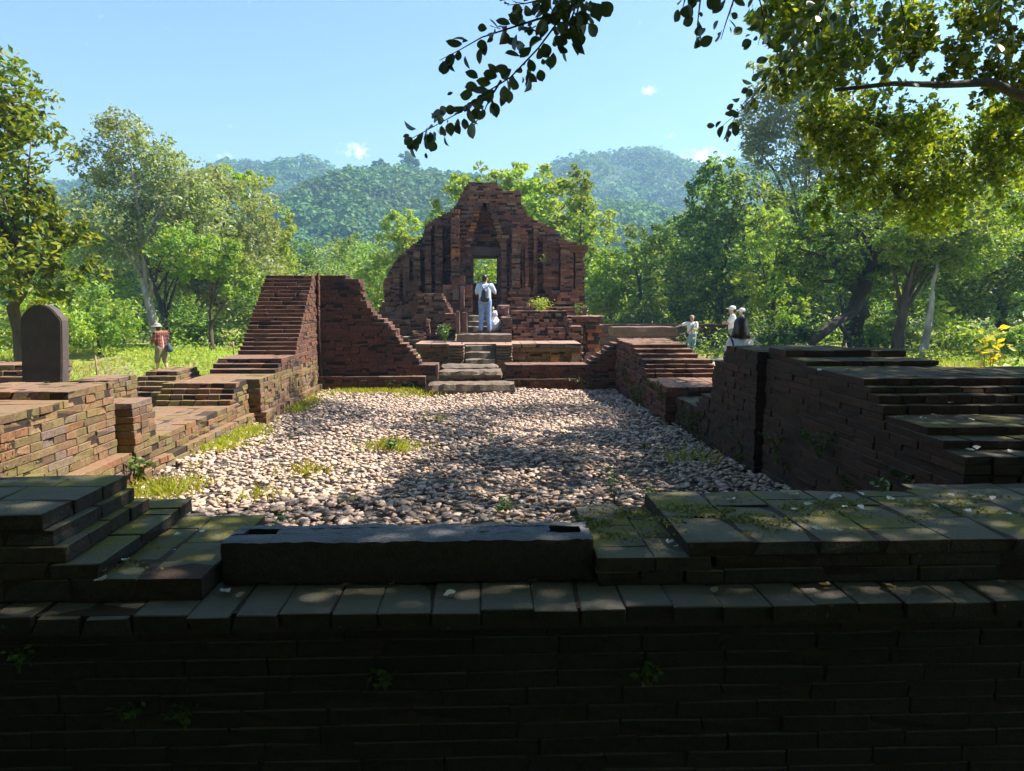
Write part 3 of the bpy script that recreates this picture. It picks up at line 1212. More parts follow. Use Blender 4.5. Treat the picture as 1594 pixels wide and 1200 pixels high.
def build_temple():
    w = Masonry('temple_ruin', (0, 25, 0), 'ruined dark red brick temple with a pointed corbelled doorway on a stepped base', 'temple', M['brick_temple'],
                H=.064, L=.3, Wd=.2, jit=.014, nparts=295, cheap_px=60)
    root = w.root
    w.cull = True

    def orange(zlo, zhi):
        return lambda x, y, z: M['brick_orange'] if (zlo < z < zhi and random.random() < .75) else M['brick_temple']

    def outline(profL, profR, Y, Yb, ybot, ytop, rag=.08, hole=None, z0=None):
        pl = sorted([(ZZ(py, Y, px), XX(px, Y, py)) for px, py in profL])
        pr = sorted([(ZZ(py, Y, px), XX(px, Y, py)) for px, py in profR])
        za = ZZ(ybot, Y) if z0 is None else z0
        zb = ZZ(ytop, Y)
        n = int((zb - za) / w.H)

        def rc(i):
            z = za + (i + .5) * w.H
            xl, xr = interp(pl, z), interp(pr, z)
            if hole:
                h = hole(z)
                if h:
                    return [(xl, h[0], Y, Yb), (h[1], xr, Y, Yb)]
            return [(xl, xr, Y, Yb)]
        for i in range(n):
            for r in rc(i):
                r = (r[0] + random.uniform(-.025, .025), r[1] + random.uniform(-.025, .025), r[2], r[3])
                w.course(r, za + i * w.H, rc(i + 1) if i < n - 1 else None, rag=rag, along='x' if i % 3 else 'y')
    # rear body with wings, passage through the middle
    def hole_body(z):
        if z < ZZ(396, 25.2):
            return (XX(730, 25.2), XX(779, 25.2))
        return None
    outline([(599, 500), (597, 440), (607, 418), (620, 400), (640, 382), (657, 370), (662, 352), (680, 338), (700, 330), (712, 318), (730, 312)],
            [(910, 500), (910, 410), (896, 385), (872, 366), (858, 353), (838, 345), (822, 335), (812, 318), (800, 312)], 25.2, 27.4, 495, 314, .16, hole_body)
    # far wall of the cella with the opening through which trees show
    w.block(XX(700, 28), XX(810, 28), 28, 28.6, 1.2, ZZ(441, 28), rag=.02)
    # porch: two piers closing to a point, solid above
    def arch(z, Y=TY):
        y385, y316 = ZZ(388, Y), ZZ(316, Y)
        if z < y385:
            return (XX(734, Y), XX(777, Y))
        if z < y316:
            t = (z - y385) / (y316 - y385)
            t = math.floor(t * 9) / 9
            return (XX(734 + 20 * t, Y), XX(777 - 20 * t, Y))
        return None
    outline([(704, 495), (704, 352), (706, 332), (713, 312), (722, 292), (730, 284), (738, 282)],
            [(822, 495), (822, 378), (816, 350), (813, 322), (811, 299), (786, 297), (776, 290), (769, 282)], TY, 25.15, 495, 281, .16, arch)
    # stepped tympanum in the recess
    za, zb = ZZ(386, TY), ZZ(318, TY)
    n = int((zb - za) / .12)
    for i in range(n):
        t = i / n
        w.course((XX(732 + 19 * t, TY), XX(779 - 19 * t, TY), TY + .33 + .035 * (n - i) * .3, TY + .9), za + i * .12, None, h=.12, rag=.02, along='x', L=.5)
    # second, outer corbel rib standing proud on the right of the arch and left orange strip
    for i in range(14):
        t = i / 14
        zz = ZZ(385 - 68 * t, 23.9)
        w.course((XX(779 - 19 * t, 23.9), XX(787 - 19 * t, 23.9), 23.78, 24.0), zz, None, h=.085, rag=.03, along='x', L=.3)
        w.course((XX(724 + 19 * t, 23.9), XX(733 + 19 * t, 23.9), 23.88, 24.0), zz, None, h=.085, rag=.03, along='x', L=.3,
                 mat=(lambda x, y, z: M['brick_orange'] if ZZ(362, 24) < z < ZZ(335, 24) else M['brick_temple']))
    w.block(XX(703, 23.7), XX(716, 23.7), 23.66, 23.99, ZZ(488, 23.7), ZZ(326, 23.7), rag=.25, along='x',
            mat=(lambda x, y, z: M['brick_orange'] if ((ZZ(408, 24) < z < ZZ(383, 24)) or (ZZ(350, 24) < z < ZZ(330, 24) and random.random() < .4)) else M['brick_temple']))
    # pilasters on the right pier and on the wings
    for (pa, pb, yt, yb, Y, Yb) in [(780, 789, 372, 478, 23.75, 24.0), (793, 797, 395, 470, 23.8, 24.0), (797, 810, 345, 450, 23.55, 24.0),
                                    (812, 816, 392, 468, 23.8, 24.0), (817, 822, 385, 470, 23.7, 24.0),
                                    (845, 870, 368, 452, 24.9, 25.2), (872, 892, 382, 455, 24.7, 25.2), (895, 906, 400, 470, 24.95, 25.2),
                                    (830, 836, 356, 470, 25.0, 25.2),
                                    (612, 622, 425, 490, 25.0, 25.2), (628, 638, 402, 490, 24.95, 25.2), (644, 655, 388, 490, 24.9, 25.2),
                                    (662, 672, 352, 480, 24.85, 25.2), (678, 690, 346, 480, 24.8, 25.2)]:
        w.block(XX(pa, Y), XX(pb, Y), Y, Yb - .012, ZZ(yb, Y), ZZ(yt, Y), rag=.03, along='x', L=.3)
    # capitals and bases that step outwards
    def mould(pa, pb, ya, yb, Y, Yb, prof, **kw):
        n = len(prof)
        za, zb = ZZ(yb, Y), ZZ(ya, Y)
        h = (zb - za) / n
        x0, x1 = XX(pa, Y), XX(pb, Y)
        for i, e in enumerate(prof):
            w.course((x0 - e, x1 + e, Y - e, Yb - .014), za + i * h, None, h=h, **kw)
    mould(872, 893, 376, 384, 24.7, 25.2, [.05, .1], along='x')
    mould(896, 908, 382, 400, 24.9, 25.2, [.03, .08, .12], along='x')
    mould(795, 825, 448, 478, 23.6, 24.4, [.12, .05, .12, .0, .1, .02], along='x', rag=.15)
    mould(850, 878, 452, 478, 24.75, 25.2, [.2, .12, .05, .1, .02], along='x', rag=.1)
    mould(876, 900, 450, 478, 24.55, 25.2, [.1, .2, .22, .2, .12, .0], along='x', rag=.05)
    mould(634, 652, 437, 492, 24.8, 25.2, [.35, .3, .22, .05, .12, .02, .1], along='x', rag=.05)
    mould(600, 634, 470, 500, 25.0, 25.3, [.45, .35, .2, .1], along='x', rag=.05)
    mould(652, 700, 470, 500, 24.8, 25.2, [.3, .2, .1, .02], along='x', rag=.05)
    # capital on the right pier
    mould(778, 790, 366, 376, 23.75, 24.1, [.02, .06], along='x')
    # broken tops standing above the porch shoulder
    w.block(XX(800, 24.1), XX(810, 24.1), 24.02, 24.6, ZZ(300, 24.1), ZZ(296, 24.1), along='x', rag=.2)
    # upper terrace
    w.block(XX(818, 22.8), XX(912, 23.5), 23.3, 25.1, 1.2, ZZ(478, 23.3), rag=.03)
    w.block(XX(795, 22.6), XX(826, 22.6), 22.9, 24.0, 1.2, ZZ(478, 22.9), rag=.03)
    w.block(XX(597, 24.6), XX(700, 24.6), 24.0, 25.2, 1.0, ZZ(498, 24), rag=.03)
    w.block(XX(690, 23.2), XX(735, 23.2), 23.2, 24.0, 1.3, ZZ(443, 23.2), rag=.04)
    w.block(XX(702, 23.3), XX(724, 23.3), 23.25, 24.0, ZZ(443, 23.2), ZZ(429, 23.3), rag=.35, L=.2)
    # right terrace with overhanging cornice
    Y = 21.8
    w.block(XX(783, Y), XX(936, Y), Y + .25, 23.25, .0, ZZ(506, Y), rag=.03)
    mould(793, 932, 492, 506, Y + .25, 23.25, [.04, .1, .16], along='x', rag=.02)
    # broken face of the right terrace
    for i in range(11):
        z = ZZ(532, 20.8) + i * .078
        n = 1.95 - .028 * i
        w.course((XX(797, 20.8), XX(797, 20.8) + n + random.uniform(-.2, .05), 20.9 + .03 * i, 22.1), z, None, h=.078, rag=.55, L=.26, Wd=.16)
    w.block(XX(781, 20.9), XX(796.5, 20.9), 20.85, 22.0, 1.0, ZZ(494, 20.9), rag=.02)
    w.block(XX(886, 20.9), XX(908, 20.9), 20.9, 22.0, .2, ZZ(508, 20.9), rag=.45)
    # slender corner pier under the cornice
    mould(916, 934, 506, 566, 21.9, 22.3, [.2, .12, .05, .0, .0, .0, .03, .0, .06, .12], along='x', rag=.12,
          mat=(lambda x, y, z: M['brick_orange'] if random.random() < .25 else M['brick_temple']))
    # left ruin in front of the wing
    Yl = 21.4
    w.block(XX(637, Yl), XX(700, Yl), Yl + .02, Yl + 1.6, .9, ZZ(498, Yl), rag=.06)
    for i in range(9):
        z = ZZ(498, Yl) + i * .085
        w.course((XX(642 + (2 * i if i < 5 else 8), Yl), XX(708 - 2.6 * i, Yl), Yl + .05, Yl + 1.4), z, None, h=.085, rag=.18)
    w.block(XX(625, 21), XX(662, 21), 20.9, 21.4, .8, ZZ(524, 21), rag=.3)
    w.block(XX(640, 21), XX(660, 21), 20.95, 21.4, ZZ(524, 21), ZZ(515, 21), rag=.4)
    w.block(XX(662, 21), XX(668, 21), 21.1, 21.4, ZZ(530, 21), ZZ(497, 21), rag=.02)
    w.block(XX(692, 21), XX(708, 21), 21.0, 21.4, ZZ(534, 21), ZZ(488, 21), rag=.2)
    # lower platform with moulded edge
    Yp = 19.4
    w.block(XX(652, Yp), XX(905, Yp), Yp + .2, 21.2, .0, ZZ(548, Yp), rag=.03)
    w.course((XX(648, Yp), XX(905, Yp), Yp + .02, 21.3), ZZ(548, Yp), None, h=(ZZ(535, Yp) - ZZ(548, Yp)) / 2, L=.7, Wd=.4)
    w.course((XX(646, Yp), XX(906, Yp), Yp - .02, 21.3), ZZ(541.5, Yp), None, h=(ZZ(535, Yp) - ZZ(548, Yp)) / 2, L=.9, Wd=.4, full=True)
    for (pa, pb) in [(797, 818), (858, 872), (890, 900)]:
        w.block(XX(pa, Yp), XX(pb, Yp), Yp + .05, Yp + .19, .0, ZZ(549, Yp), rag=.05, mat=M['brick_orange'] if pa == 858 else None)
    # striped stair cheeks
    for (pa, pb) in [(697, 722), (772, 798)]:
        for i in range(8):
            z = ZZ(573, 18.9) + i * (ZZ(536.5, 18.9) - ZZ(573, 18.9)) / 8
            h = (ZZ(536.5, 18.9) - ZZ(573, 18.9)) / 8
            w.brick((XX(pa, 18.9) + XX(pb, 18.9)) / 2, 19.13, z + h / 2, XX(pb, 18.9) - XX(pa, 18.9) - .01 * (i % 2), .5 + .02 * (i % 2), h - .016, 0)
    w.finish()

    def stone(name, pa, pb, yt, zb, Y, dep, mat='step', cut=.15, amp=.012, bev=.03, seed=3):
        me = rough_box(XX(pa, Y), XX(pb, Y), Y, Y + dep, zb, ZZ(yt, Y), cut, amp, bev, seed=seed)
        return add(name, me, M[mat], root)
    # stone stairs
    for i, (yt, Y) in enumerate([(559, 18.75), (548, 19.0), (537, 19.25)]):
        stone('step', 722.5, 771.5, yt, ZZ(573, 18.9) - .1, Y, .8 - .25 * i, seed=i)
    stone('block', 710, 797, 520, ZZ(536, 20.2), 20.2, .75, seed=7)
    for i, (yt, Y) in enumerate([(508, 21.8), (500, 22.2), (491, 22.6)]):
        stone('step', 728, 788, yt, 1.25, Y, 1.6 - .4 * i, seed=20 + i)
    stone('block', 773, 793, 475, ZZ(491, 22.5), 22.5, .4, 'slab', .1)
    stone('slab', 708.5, 715.5, 484, ZZ(520, 20.9), 20.9, .32, 'slab', .12, .004, .01)
    stone('slab', 718.5, 727, 486, ZZ(520, 21.2), 21.2, .32, 'slab', .12, .004, .01)
    stone('lintel', 729, 782, 384, ZZ(398, TY + .12), TY + .12, .4, 'lintel', .15, .006, .015)
    stone('door_jamb', 732, 737.5, 399, ZZ(487, TY + .15), TY + .15, .35, 'lintel', .15, .004, .01)
    stone('door_jamb', 773.5, 780, 399, ZZ(487, TY + .1), TY + .1, .4, 'lintel', .15, .004, .01)
    stone('slab', 716, 723, 446, ZZ(480, 23.1), 23.05, .13, 'slab', .1, .004, .01)
    # small arched relief panel beside the door
    bm = bmesh.new()
    xc, Yv = XX(709.5, 23.05), 23.08
    zb, ztp, hw = ZZ(467, Yv), ZZ(449, Yv), .1
    pts = [(-hw, zb), (hw, zb)] + [(hw * math.cos(a), ztp - hw * 1.2 + hw * 1.2 * math.sin(a)) for a in np.linspace(0, math.pi, 9)]
    f = bm.faces.new([bm.verts.new((xc + x, Yv, z)) for x, z in pts])
    r = bmesh.ops.extrude_face_region(bm, geom=[f])
    for v in [v for v in r['geom'] if isinstance(v, bmesh.types.BMVert)]:
        v.co.y += .1
    bmesh.ops.recalc_face_normals(bm, faces=bm.faces)
    me = bpy.data.meshes.new('relief_panel')
    bm.to_mesh(me); bm.free()
    add('relief_panel', me, M['step'], root)


build_temple()


# ------------------------------------------------------------------ stele, altar slab, other low walls
def build_stele():
    Y, dep = 9.05, .16
    bm = bmesh.new()
    prof = [(34, 606), (33, 560), (32, 520), (31, 504), (32, 496), (34, 490), (38, 485), (43, 480), (49, 477), (56, 475), (63, 474.5), (70, 475.5), (76, 478), (81, 481.5), (85, 486), (88, 490), (92, 493.5), (95, 499), (96, 508), (96.5, 560), (96, 606)]
    P = [onY(px, py, Y) for px, py in prof]
    vs = [bm.verts.new(p) for p in P]
    f = bm.faces.new(vs)
    r = bmesh.ops.extrude_face_region(bm, geom=[f])
    for v in [v for v in r['geom'] if isinstance(v, bmesh.types.BMVert)]:
        v.co.y += dep
    bmesh.ops.recalc_face_normals(bm, faces=bm.faces)
    bmesh.ops.bevel(bm, geom=[e for e in bm.edges if abs(e.verts[0].co.y - e.verts[1].co.y) < .01], offset=.012, segments=2, affect='EDGES')
    me = bpy.data.meshes.new('stele')
    bm.to_mesh(me); bm.free()
    o = add('stele', me, M['stele'])
    tag(o, 'dark upright inscribed stone stele with a rounded shouldered top', 'stele')


build_stele()
w = Masonry('brick_plinth', (-5.6, 9.2, 0), 'brick plinth behind the left wall on which the dark stele stands', 'plinth', M['brick_left'], nparts=60)
w.block(-6.5, -5.02, 8.6, 9.7, .0, ZZ(606, 9.05), rag=.05, full=False)
w.finish()
w = Masonry('brick_wall', (-8.0, 11.4, 0), 'low brick pier at the left edge behind the stele', 'wall', M['brick_left'], nparts=60)
for i in range(16):
    w.course((-9.5, XX(36, 11.2) + .02 * i - .3, 11.2 + max(0, i - 11) * .12, 12.4), i * .082, None, h=.082, rag=.05)
w.finish()
w = Masonry('brick_wall', (-6.5, 14.2, 0), 'low broken brick wall stub below the man in the plaid shirt', 'wall', M['brick_left'], nparts=90)
for i in range(11):
    w.course((XX(158, 14) + max(0, i - 6) * .12, XX(258, 14) - max(0, i - 7) * .03, 14 + max(0, i - 6) * .14, 15.6), i * .085, None, h=.085, L=.42, rag=.08)
w.finish()
w = Masonry('brick_wall', (-9.5, 15.4, 0), 'low sunlit brick footing behind the stele', 'wall', M['brick_left'], nparts=40)
w.block(XX(96, 12), XX(160, 12), 12, 13, 0, ZZ(590, 12), rag=.2)
w.finish()
# altar behind the far right corner
al = empty('altar_slab', (7, 29.3, .0), 'thick red stone slab resting on a tan block behind the right wall', 'altar')
add('slab', rough_box(XX(955, 29), XX(1057, 29), 29, 30.2, ZZ(525, 29), ZZ(509, 29), .3, .01, .03), M['slab'], al)
me = rough_box(XX(1004, 29.2), XX(1045, 29.2), 29.2, 30.0, 0.0, ZZ(525, 29.2), .2, .01, .03)
for v in me.vertices:
    t = (v.co.z - .3) / .6
    v.co.x += (v.co.x - XX(1024.5, 29.2)) * .14 * max(0, min(1, t))
add('block', me, M['block_tan'], al)
w = Masonry('brick_wall', (9, 34, 0), 'low broken red brick wall behind the standing man', 'wall', M['brick_wall'], L=.4, Wd=.3, H=.1, nparts=120, cheap_px=60)
for i in range(12):
    w.course((XX(935, 34), XX(1156 - max(0, i - 6) * 3, 34), 34 + .03 * i, 35.2), i * .1, None, h=.1, rag=.15, L=.5)
w.finish()
w = Masonry('brick_wall', (13, 15, 0), 'low dark brick edge beyond the right wall under the yellow sapling', 'wall', M['brick_wall'], nparts=60)
w.block(6.5, 14, 13.6, 14.2, 0, .62, rag=.1)
w.finish()


# ------------------------------------------------------------------ leaves
def leaf_arrays(C, size, up=.35, nrm=None, fold=.25, wid=.5):
    """diamond leaves folded along the midrib: C (n,3)"""
    n = len(C)
    d = rng.normal(0, 1, (n, 3))
    d[:, 2] = np.abs(d[:, 2]) * (1 if up >= 0 else -1) + up
    if nrm is not None:
        d = d * .7 + nrm
    d /= np.linalg.norm(d, axis=1, keepdims=True)
    t = rng.normal(0, 1, (n, 3))
    u = np.cross(d, t)
    u /= np.linalg.norm(u, axis=1, keepdims=True)
    v = np.cross(d, u)
    s = (size if np.ndim(size) else np.full(n, size)) * rng.uniform(.7, 1.25, n)
    s = s[:, None]
    a = C - u * s * .5
    b = C + u * s * .5
    c1 = C + v * s * wid * .5 + d * s * fold * .3
    c2 = C - v * s * wid * .5 + d * s * fold * .3
    V = np.stack([a, c1, b, c2], 1).reshape(-1, 3)
    i = (np.arange(n) * 4)[:, None]
    F = np.concatenate([i + np.array([[0, 1, 2]]), i + np.array([[0, 2, 3]])], 0)
    return V, F


def leaf_mesh(name, C, size, mat, **kw):
    V, F = leaf_arrays(np.asarray(C), size, **kw)
    return np_mesh(name, V, F, mat)


def blob_points(blobs, n, clump=.2, shell=.55, sub=40, flat=.8):
    """blobs rows: cx cy cz rx ry rz -> points in leafy clumps"""
    B = np.asarray(blobs, float)
    a = B[:, 3] * B[:, 5]
    cnt = np.maximum(3, (a / a.sum() * (n / sub))).astype(int)
    C = []
    for b, k in zip(B, cnt):
        d = rng.normal(0, 1, (k, 3))
        d /= np.linalg.norm(d, axis=1, keepdims=True)
        r = shell + (1.0 - shell) * rng.random((k, 1)) ** .6
        cc = b[:3] + d * r * b[3:6]
        R = clump * (b[3] + b[5]) * .5
        for c in cc:
            rr = R * random.uniform(.6, 1.4)
            q = rng.normal(0, 1, (sub, 3))
            q *= (rr / np.maximum(.4, np.linalg.norm(q, axis=1, keepdims=True) ** .6)) * .8
            q[:, 2] *= flat
            C.append(c + q)
    return np.concatenate(C), None


def tree(name, label, base, blobs, n, leaf, mat, barkm, r0=.2, path=None, clump=.2, shell=.5, limbs=8, group=None, cat='tree', sub=36, up=.35, flat=.8):
    """base (x,y,z); path: trunk points; blobs: world ellipsoids"""
    root = empty(name, base, label, cat, group)
    B = np.asarray(blobs, float)
    top = B[:, :3].mean(0)
    if path is None:
        path = [base, (base[0] + (top[0] - base[0]) * .4, base[1], base[2] + (top[2] - base[2]) * .5), tuple(top)]
    pts = [Vector(p) for p in path]
    # refine
    pp = [pts[0] - Vector((0, 0, .1))]
    for a, b in zip(pts[:-1], pts[1:]):
        for k in range(1, 5):
            q = a.lerp(b, k / 4)
            pp.append(q + Vector((random.uniform(-1, 1), random.uniform(-1, 1), 0)) * r0 * .25)
    rad = [r0 * (1.25 if i == 0 else 1.0) * (1 - .75 * i / (len(pp) - 1)) for i in range(len(pp))]
    tb = [(pp, rad)]
    C, _ = blob_points(B, n, clump, shell, sub, flat)
    for k in range(limbs):
        c = Vector(C[random.randrange(len(C))])
        i = random.randrange(len(pp) // 3, len(pp) - 1)
        a = pp[i]
        if c.z < a.z + .1:
            c.z = a.z + .3
        mid = a.lerp(c, .5) + Vector((0, 0, (c - a).length * .12))
        tb.append(([a, a.lerp(mid, .5) + Vector((0, 0, .05)), mid, c], [rad[i] * .6, rad[i] * .45, rad[i] * .3, rad[i] * .1]))
    add('trunk', tubes_mesh('trunk', tb, barkm), None, root)
    add('crown', leaf_mesh('crown', C, leaf, mat, up=up), None, root)
    return root


def blobs_px(lst, Y, dy=1.0):
    out = []
    for (px, py, rx, ry) in lst:
        x, y, z = onY(px, py, Y)
        out.append((x, Y + random.uniform(-.5, .5) * dy, z, rx * Y / FPX, (rx + ry) * .5 * Y / FPX * dy, ry * Y / FPX))
    return out


# left side trees
def gtree(name, label, px, Y, lst, n, leaf, mat, barkm, r0, tp=None, **kw):
    x = XX(px, Y)
    b = (x, Y, gz1(x, Y))
    bl = blobs_px(lst, Y, kw.pop('dy', 1.0))
    path = None
    if tp:
        path = [b] + [onY(q[0], q[1], Y) for q in tp]
    return tree(name, label, b, bl, int(n * .64), leaf * 1.12, mat, barkm, r0, path, **kw)


gtree('leafy_tree', 'big olive and yellow green leafy tree at the left edge behind the stele', 30, 17,
      [(-10, 150, 60, 90), (20, 250, 70, 90), (60, 340, 60, 60), (100, 400, 48, 45), (20, 400, 90, 75), (60, 450, 60, 35), (-60, 260, 90, 160), (95, 345, 30, 25), (10, 190, 52, 40), (120, 430, 24, 26)], 15000, .17, M['leaf_mango'], M['bark'], .17,
      tp=[(22, 480), (40, 430), (20, 300)], clump=.22, shell=.35, limbs=12, sub=30)
gtree('pale_tree', 'tall airy grey green tree with a white leaning trunk left of the hills', 243, 33,
      [(190, 215, 46, 38), (240, 235, 42, 35), (160, 260, 42, 35), (205, 290, 70, 50), (270, 290, 55, 50), (170, 350, 62, 60), (240, 370, 70, 55), (310, 350, 50, 60), (150, 390, 40, 35), (130, 245, 14, 10), (300, 300, 40, 35)], 32000, .17, M['leaf_pale'], M['bark_pale'], .24,
      tp=[(230, 470), (216, 400), (208, 260)], clump=.24, shell=.3, limbs=22, sub=30)
gtree('pale_tree', 'round grey green tree between the pale leaning trunk and the stepped wall', 330, 36,
      [(330, 300, 45, 40), (375, 330, 60, 45), (330, 400, 60, 60), (390, 400, 50, 60), (350, 460, 60, 40), (300, 440, 50, 45)], 25000, .19, M['leaf_pale'], M['bark'], .2,
      tp=[(332, 480), (335, 420), (350, 340)], clump=.22, shell=.4, limbs=12)
gtree('leafy_tree', 'bright yellow green tree top showing above the stepped wall', 425, 40,
      [(350, 285, 35, 25), (400, 300, 34, 30), (425, 345, 30, 30), (440, 372, 18, 22), (430, 420, 30, 50), (310, 275, 25, 12)], 9000, .2, M['leaf_bright'], M['bark'], .16, clump=.2, shell=.5)
gtree('slender_tree', 'dark slender forked tree beside the man in the plaid shirt', 262, 30,
      [(280, 390, 50, 40), (300, 400, 40, 35)], 5000, .16, M['leaf_mid'], M['bark_dark'], .16, tp=[(258, 500), (240, 440), (225, 400)], limbs=14)
gtree('slender_tree', 'thin brown trunked tree just left of the stepped wall', 327, 29,
      [(340, 400, 45, 35), (370, 430, 35, 30)], 5000, .15, M['leaf_mid'], M['bark'], .11, tp=[(328, 490), (332, 430)], limbs=8)
# undergrowth and bushes at left
bush_specs = [(40, 24, 500, 110, 60, 'leaf_bright', 'yellow green bush behind the stele at the left edge'),
              (150, 26, 490, 70, 55, 'leaf_mid', 'green bush to the right of the stele'),
              (190, 36, 500, 50, 40, 'leaf_mid', 'green bush behind the man in the plaid shirt'),
              (120, 34, 450, 90, 70, 'leaf_mid', 'tall rounded thicket left of the pale trunk'),
              (300, 31, 500, 60, 50, 'leaf_dark', 'dark bush under the round grey green tree'),
              (400, 31, 480, 55, 75, 'leaf_dark', 'dark bush against the left of the stepped wall'),
              (460, 42, 455, 60, 60, 'leaf_mid', 'green thicket seen just above the stepped wall'),
              (-60, 30, 430, 120, 120, 'leaf_mid', 'large bush at the far left edge behind the olive tree')]
for (px, Y, py, rx, ry, mt, lb) in bush_specs:
    x = XX(px, Y)
    R = rx * Y / FPX
    gtree('bush', lb, px, Y, [(px, py, rx * .7, ry * .8), (px - rx * .45, py + ry * .3, rx * .5, ry * .6), (px + rx * .45, py + ry * .25, rx * .5, ry * .6)],
          5000, .16, M[mt], M['bark'], .06, clump=.25, shell=.4, limbs=5, cat='bush', sub=30)

# behind the temple
gtree('feathery_tree', 'light green feathery tree rising behind the temple top', 790, 42,
      [(700, 310, 26, 28), (735, 290, 45, 28), (790, 275, 50, 25), (830, 290, 50, 32), (870, 320, 55, 40), (905, 360, 50, 45), (800, 340, 80, 60), (690, 350, 28, 45), (850, 400, 90, 60)], 20000, .26, M['leaf_bright'], M['bark'], .3, clump=.22, shell=.45, limbs=8, flat=.55)
gtree('leafy_tree', 'rounded bright tree left of the temple against the hills', 615, 38,
      [(625, 350, 32, 30), (612, 390, 34, 38), (640, 400, 30, 36), (590, 440, 34, 45), (620, 470, 40, 50)], 10000, .2, M['leaf_bright'], M['bark'], .2, clump=.2, shell=.5)
gtree('leafy_tree', 'narrow dark green tree right of the temple top', 905, 38,
      [(898, 280, 25, 22), (903, 320, 26, 26), (910, 360, 22, 26), (905, 400, 26, 30)], 6000, .19, M['leaf_mid'], M['bark'], .16, clump=.22, shell=.5)
for (px, Y, py, rx, ry, mt, lb) in [(540, 48, 430, 90, 60, 'leaf_mid', 'broad bush behind the ragged end wall'),
                                    (950, 40, 440, 40, 60, 'leaf_bright', 'light green bush just right of the temple'),
                                    (755, 36, 430, 60, 70, 'leaf_mid', 'green bush seen through the temple doorway')]:
    gtree('bush', lb, px, Y, [(px, py, rx * .7, ry * .8), (px - rx * .45, py + ry * .3, rx * .5, ry * .6), (px + rx * .45, py + ry * .25, rx * .5, ry * .6)],
          5000, .2, M[mt], M['bark'], .08, clump=.25, shell=.4, limbs=5, cat='bush', sub=30)

# right side trees
gtree('leafy_tree', 'mid green tree between the temple and the dense right hand trees', 1000, 40,
      [(1005, 370, 45, 30), (960, 400, 35, 30), (1030, 400, 40, 40), (990, 450, 60, 50), (950, 480, 40, 40), (1040, 470, 40, 50)], 10000, .2, M['leaf_mid'], M['bark'], .2, clump=.2, shell=.5)
gtree('dense_tree', 'dense dark green rounded tree behind the pair in white caps', 1120, 37,
      [(1130, 275, 40, 35), (1100, 310, 42, 40), (1160, 320, 60, 55), (1090, 370, 45, 50), (1150, 400, 70, 70), (1080, 440, 45, 60), (1190, 430, 50, 60), (1120, 480, 70, 50)], 26000, .23, M['leaf_dark'], M['bark_dark'], .3, clump=.2, shell=.55, limbs=12)
gtree('leafy_tree', 'lower tree with light green leaf tips in front of the dense dark tree', 1205, 33,
      [(1200, 360, 40, 40), (1225, 400, 35, 40), (1180, 440, 40, 35), (1220, 460, 35, 45)], 8000, .17, M['leaf_bright'], M['bark'], .13, clump=.16, shell=.55)
gtree('pale_tree', 'very tall grey green tree behind the hanging branches', 1230, 42,
      [(1240, 130, 50, 40), (1200, 170, 45, 40), (1280, 150, 60, 50), (1220, 230, 70, 50), (1320, 220, 80, 60), (1170, 240, 25, 20), (1260, 300, 70, 50), (1350, 320, 80, 60), (1450, 260, 80, 80), (1560, 300, 80, 80), (1190, 110, 30, 20), (1180, 200, 40, 40)], 42000, .24, M['leaf_pale'], M['bark'], .35, clump=.26, shell=.35, limbs=20)
gtree('spreading_tree', 'broad dark tree with a thick forked trunk on the right', 1335, 27,
      [(1340, 330, 90, 55), (1270, 380, 70, 50), (1420, 360, 80, 60), (1310, 420, 60, 40), (1240, 430, 50, 40), (1480, 330, 70, 60), (1400, 430, 60, 35)], 26000, .17, M['leaf_dark'], M['bark_dark'], .42,
      tp=[(1338, 470), (1355, 410), (1385, 370)], clump=.2, shell=.4, limbs=18)
gtree('spreading_tree', 'leaning brown trunked tree between the forked tree and the white trunk', 1398, 25,
      [(1440, 370, 60, 40), (1400, 380, 50, 30), (1480, 400, 50, 40)], 9000, .16, M['leaf_dark'], M['bark'], .22, tp=[(1408, 470), (1425, 400)], limbs=10)
gtree('pale_tree', 'slim tree with a smooth white trunk on the right', 1443, 24,
      [(1470, 350, 70, 45), (1530, 370, 70, 50), (1420, 370, 50, 35), (1500, 400, 50, 30)], 12000, .15, M['leaf_mid'], M['bark_pale'], .15, tp=[(1450, 480), (1458, 400)], limbs=0)
gtree('dense_tree', 'dense shadowed tree at the right edge', 1560, 28,
      [(1560, 380, 80, 70), (1620, 330, 100, 100), (1540, 450, 70, 50), (1600, 460, 80, 60), (1490, 460, 50, 45)], 19000, .19, M['leaf_dark'], M['bark_dark'], .3, clump=.2, shell=.45)
gtree('dense_tree', 'dark tree behind the forked trunk', 1300, 38,
      [(1300, 420, 80, 70), (1380, 450, 80, 60), (1470, 440, 80, 70), (1250, 460, 60, 60)], 18000, .24, M['leaf_dark'], M['bark_dark'], .25, clump=.2, shell=.45)
lean = empty('leaning_trunk', (XX(1265, 25), 25, gz1(12, 25)), 'dark bare trunk leaning up to the forked tree', 'tree trunk')
tp = [onY(q[0], q[1], 25 + k * .3) for k, q in enumerate([(1262, 533), (1285, 515), (1305, 500), (1328, 488), (1340, 470)])]
add('trunk', tubes_mesh('trunk', [(tp, [.17, .17, .16, .15, .13]), ([tp[2], (tp[2][0] + .3, 25.2, tp[2][2] - .7)], [.09, .07])], M['bark_dark']), None, lean)
